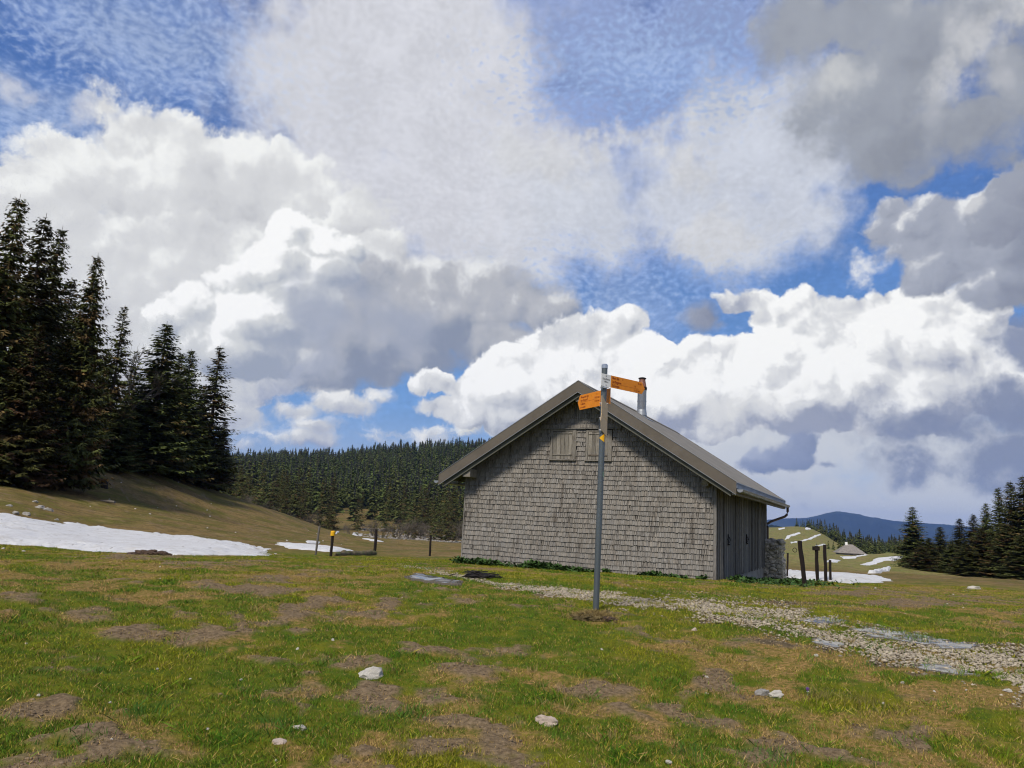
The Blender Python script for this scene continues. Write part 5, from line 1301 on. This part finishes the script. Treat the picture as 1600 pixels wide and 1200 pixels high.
cl = fbm(X*4.5, Y*4.5, 3, 91); tuft = sstep(.62, .74, fbm(X*2.6, Y*2.6, 3, 93))
hl_ = (np.array([HC.x, HC.y, 0])[None]*-1+np.stack([X, Y, 0*X], 1)); lx = hl_@_ux; ly = hl_@_uy
inside = (lx > -HW-.05) & (lx < .05) & (ly > -.02) & (ly < HL)
keep = (gg.random(n) > np.clip(soil*.80+path*.66, 0, .95)) & ~inside & (gg.random(n) < .35+.9*cl)
X, Y, Zb, r, soil, dry, path, cl, tuft = [q[keep] for q in (X, Y, Zb, r, soil, dry, path, cl, tuft)]
n = len(X)
Zb = Zb+soil*.015
hg = gg.uniform(.007, .023, n)*(1+.9*tuft+.6*(cl-.5))*(1-.35*dry)*np.where(gg.random(n) < .04, 1.8, 1)
isdry = gg.random(n) < (.10+.58*dry+.6*soil)*(1-.6*tuft)
v = (gg.uniform(.35, 1.5, n)*np.where(gg.random(n) < .12, .5, 1))[:, None]
big = fbm(X*.7, Y*.7, 4, 97)[:, None]
greenc = (np.array([[.088, .168, .008]])*(1-sstep(.4, .62, big))+np.array([[.235, .235, .008]])*sstep(.4, .62, big))*v
greenc = np.where((tuft > .5)[:, None], greenc*np.array([[.75, .95, .8]]), greenc)
dryc = np.array([[.37, .25, .09]])*v
yel = np.array([[.29, .245, .03]])*v
kk = gg.random(n)
colr = np.where(isdry[:, None], dryc, np.where((kk < .20+.4*dry)[:, None], yel, greenc))
blades('grass', X, Y, Zb, hg, .0020+.00040*r, colr, 'short patchy spring grass of the pasture', 1.15)
# longer tufts
m_ = 200; tx = []; gg2 = np.random.default_rng(31)
TX, TY, TH, TC = [], [], [], []
for i in range(m_):
    rr_ = gg2.uniform(4.3, 15); aa_ = gg2.uniform(-.62, .62); k = gg2.integers(14, 40); s = gg2.uniform(.02, .07)
    TX.append(rr_*math.sin(aa_)+gg2.normal(0, s, k)); TY.append(rr_*math.cos(aa_)+gg2.normal(0, s, k)); TH.append(gg2.uniform(.025, .07, k)); straw_ = gg2.random() < .35
    TC.append((np.array([[.27, .2, .08]]) if straw_ else np.array([[.085, .17, .016]]))*gg2.uniform(.7, 1.3, (k, 1)))
for (px, py, kx) in ((1280, 1090, 160), (1348, 1100, 120), (215, 1115, 120), (100, 1160, 90), (640, 1120, 110), (440, 1140, 110), (1200, 1190, 160), (1080, 1180, 80)):
    P = cast(px, py); k = kx; TX.append(P[0]+gg2.normal(0, .09, k)); TY.append(P[1]+gg2.normal(0, .09, k)); TH.append(gg2.uniform(.03, .08, k)); TC.append((np.array([[.20, .17, .05]]) if px in (1348, 1280) else np.array([[.06, .14, .018]]))*gg2.uniform(.7, 1.3, (k, 1)))
TX, TY, TH, TC = map(np.concatenate, (TX, TY, TH, TC)); blades('grass', TX, TY, H(TX, TY), TH, np.full(len(TX), .0045), TC, 'taller loose tufts standing out of the short turf', .7, 3)
# brown clump fringe at the signpost
P = cast(925, 966); k = 1500; cx_ = P[0]+gg2.normal(0, .12, k); cy_ = P[1]+gg2.normal(0, .07, k)
blades('dry_grass', cx_, cy_, H(cx_, cy_)+.03*np.exp(-((cx_-P[0])/.16)**2), gg2.uniform(.02, .06, k), np.full(k, .006), np.array([[.25, .18, .07]])*gg2.uniform(.4, 1.4, (k, 1)), 'dead grass on the clump round the signpost foot', 1.2, 4)

# leafy weeds along the hut
def leaves(name, X, Y, Zb, hgt, sz, lab, seed=1):
    gg = np.random.default_rng(seed); n = len(X); a = gg.random(n)*2*np.pi; el = gg.uniform(-.3, .9, n)
    D = np.stack([np.cos(a)*np.cos(el), np.sin(a)*np.cos(el), np.sin(el)], 1)
    P = np.stack([X, Y, Zb+hgt], 1); v, c = kites(P, D, sz, sz*.34, np.stack([gg.normal(0, .4, n), gg.normal(0, .4, n), np.ones(n)], 1), np.array([[.038, .080, .018]])*gg.uniform(.5, 1.5, (n, 1)))
    V = v.reshape(-1, 3); link(name, mesh_from(name, V, np.arange(len(V)).reshape(-1, 4), False, cols=dict(tint=c.reshape(-1, 3))), M_grass, kind='stuff', label=lab)
def hutw(lx, ly): return HC.x+_ux[0]*lx+_uy[0]*ly, HC.y+_ux[1]*lx+_uy[1]*ly
k = 9000; lx = gg2.uniform(-6.9, -.15, k); ly = -.06-np.abs(gg2.normal(0, .22, k)); dn = fbm(lx*1.4, ly*2, 3, 7); q = (dn > .45) & (gg2.random(k) < .6); lx, ly, dn = lx[q], ly[q], dn[q]; X_, Y_ = hutw(lx, ly)
leaves('weeds', X_, Y_, H(X_, Y_), gg2.random(len(X_))*.15*np.clip((dn-.42)*4, .15, 1), gg2.uniform(.05, .12, len(X_)), 'low dark leafy weeds along the foot of the shingled wall')
k = 9000; ly = gg2.uniform(-.3, 11.5, k); lx = .25+np.abs(gg2.normal(0, .8, k)); dn = fbm(lx*1.4, ly*1.2, 3, 17); q = (dn > .46) & (gg2.random(k) < .7); lx, ly, dn = lx[q], ly[q], dn[q]; X_, Y_ = hutw(lx, ly)
leaves('weeds', X_, Y_, H(X_, Y_), gg2.random(len(X_))*.09*np.clip((dn-.40)*4, .15, 1), gg2.uniform(.05, .12, len(X_)), 'dark leafy weeds below the planked side wall', 2)
# gravel stones on the track
n = 44000; px = gg2.uniform(620, 2350, n); t = gg2.normal(0, .6, n); yc = np.interp(px, PATH[:, 0], PATH[:, 1]); hw_ = np.interp(px, PATH[:, 0], PATH[:, 2])
rr_ = []
d_ = np.stack([ray(a, b_) for a, b_ in zip(px, yc+t*hw_)]); hd = np.hypot(d_[:, 0], d_[:, 1]); zg_ = np.full(n, .3)
for _ in range(8): tt = (zg_-EYE)/d_[:, 2]; tt = np.clip(tt, 3, 60); X_ = d_[:, 0]*tt; Y_ = d_[:, 1]*tt; zg_ = zg_*.4+.6*H(X_, Y_)
s_, dr_, pa_, hi_, me_ = masks(X_, Y_, zg_); q = (gg2.random(n) < pa_*1.1) & (Y_ < 40); X_, Y_, zg_ = X_[q], Y_[q], H(X_[q], Y_[q])
hl_ = np.stack([X_-HC.x, Y_-HC.y, 0*X_], 1); lx = hl_@_ux; ly = hl_@_uy; q = ~((lx > -HW-.1) & (lx < .1) & (ly > -.1)); X_, Y_, zg_ = X_[q], Y_[q], zg_[q]
s = gg2.uniform(.007, .022, len(X_))*np.where(gg2.random(len(X_)) < .06, 1.7, 1); th = gg2.random(len(X_))*6.28
tv = bv[None]*np.stack([s, s*gg2.uniform(.6, 1, len(s)), s*.55], 1)[:, None, :]
ct, st_ = np.cos(th)[:, None], np.sin(th)[:, None]
vx = tv[..., 0]*ct-tv[..., 1]*st_+X_[:, None]; vy = tv[..., 0]*st_+tv[..., 1]*ct+Y_[:, None]; vz = tv[..., 2]+(zg_+s*.05)[:, None]
V = np.stack([vx, vy, vz], -1).reshape(-1, 3); F = (bf[None]+(np.arange(len(s))*len(bv))[:, None, None]).reshape(-1, 3)
cc = np.repeat(gg2.uniform(.55, 1.3, (len(s), 1)), len(bv), 0)*np.array([[.34, .29, .215]])
link('gravel', mesh_from('gravel', V, F, False, cols=dict(tint=cc)), M_grass, kind='stuff', label='loose pale gravel on the track')
# crumbs of earth and dead bits on the bare soil
n = 118000; r = 4.0+18*gg2.random(n)**1.4; az = gg2.uniform(-.84, .84, n); X_ = r*np.sin(az); Y_ = r*np.cos(az); Z_ = H(X_, Y_)
s_, dr_, pa_, hi_, me_ = masks(X_, Y_, Z_); q = (gg2.random(n) < s_*.5) & (s_ > .25); X_, Y_, Z_, r_ = X_[q], Y_[q], Z_[q]+s_[q]*.018, r[q]
s = gg2.uniform(.003, .010, len(X_))*(1+.6*(gg2.random(len(X_)) < .08))*(1+r_*.03); tv = bv[None]*np.stack([s, s, s*.6], 1)[:, None, :]
V = np.stack([tv[..., 0]+X_[:, None], tv[..., 1]+Y_[:, None], tv[..., 2]+Z_[:, None]], -1).reshape(-1, 3); F = (bf[None]+(np.arange(len(s))*len(bv))[:, None, None]).reshape(-1, 3)
cc = np.repeat(gg2.uniform(.5, 1.5, (len(s), 1)), len(bv), 0)*np.array([[.16, .115, .072]])
link('soil_crumbs', mesh_from('soil_crumbs', V, F, False, cols=dict(tint=cc)), M_grass, kind='stuff', label='loose crumbs of earth on the bare patches')
# crocus
P = cast(1262, 1088); cr_ = link('crocus', None, label='single small purple crocus in the right foreground grass', cat='flower', loc=tuple(P))
mb = MB(); mb.tube([(0, 0, 0), (.002, 0, .035)], .0018, 5); mb.build('stem', M_green, cr_)
mb = MB()
for k in range(6):
    a = k*math.pi/3; c_, s_ = math.cos(a), math.sin(a); mb.add([(0, 0, .033), (.010*c_-.008*s_, .010*s_+.008*c_, .05), (.012*c_, .012*s_, .066), (.010*c_+.008*s_, .010*s_-.008*c_, .05)], [(0, 1, 2, 3)])
mb.build('petals', simple('purple_petal', (.22, .10, .35), .6), cr_)
bpy.data.meshes.remove(rm)

# ---------------------------------------------------------------- haze: one closed box of pale air
mb = MB(); mb.box((-16000, -16000, -152), (16000, 16000, 470))
hz = bpy.data.materials.new('thin_haze'); hz.use_nodes = True; ht = hz.node_tree; ht.nodes.clear()
pv = ht.nodes.new('ShaderNodeVolumePrincipled'); ho = ht.nodes.new('ShaderNodeOutputMaterial'); ht.links.new(pv.outputs[0], ho.inputs['Volume'])
pv.inputs['Color'].default_value = (.28, .48, 1.0, 1); pv.inputs['Density'].default_value = 4.8e-5; pv.inputs['Anisotropy'].default_value = .0
hb = mb.build('haze', hz, None, label='thin blue air between the meadow and the far mountain'); hb['kind'] = 'stuff'
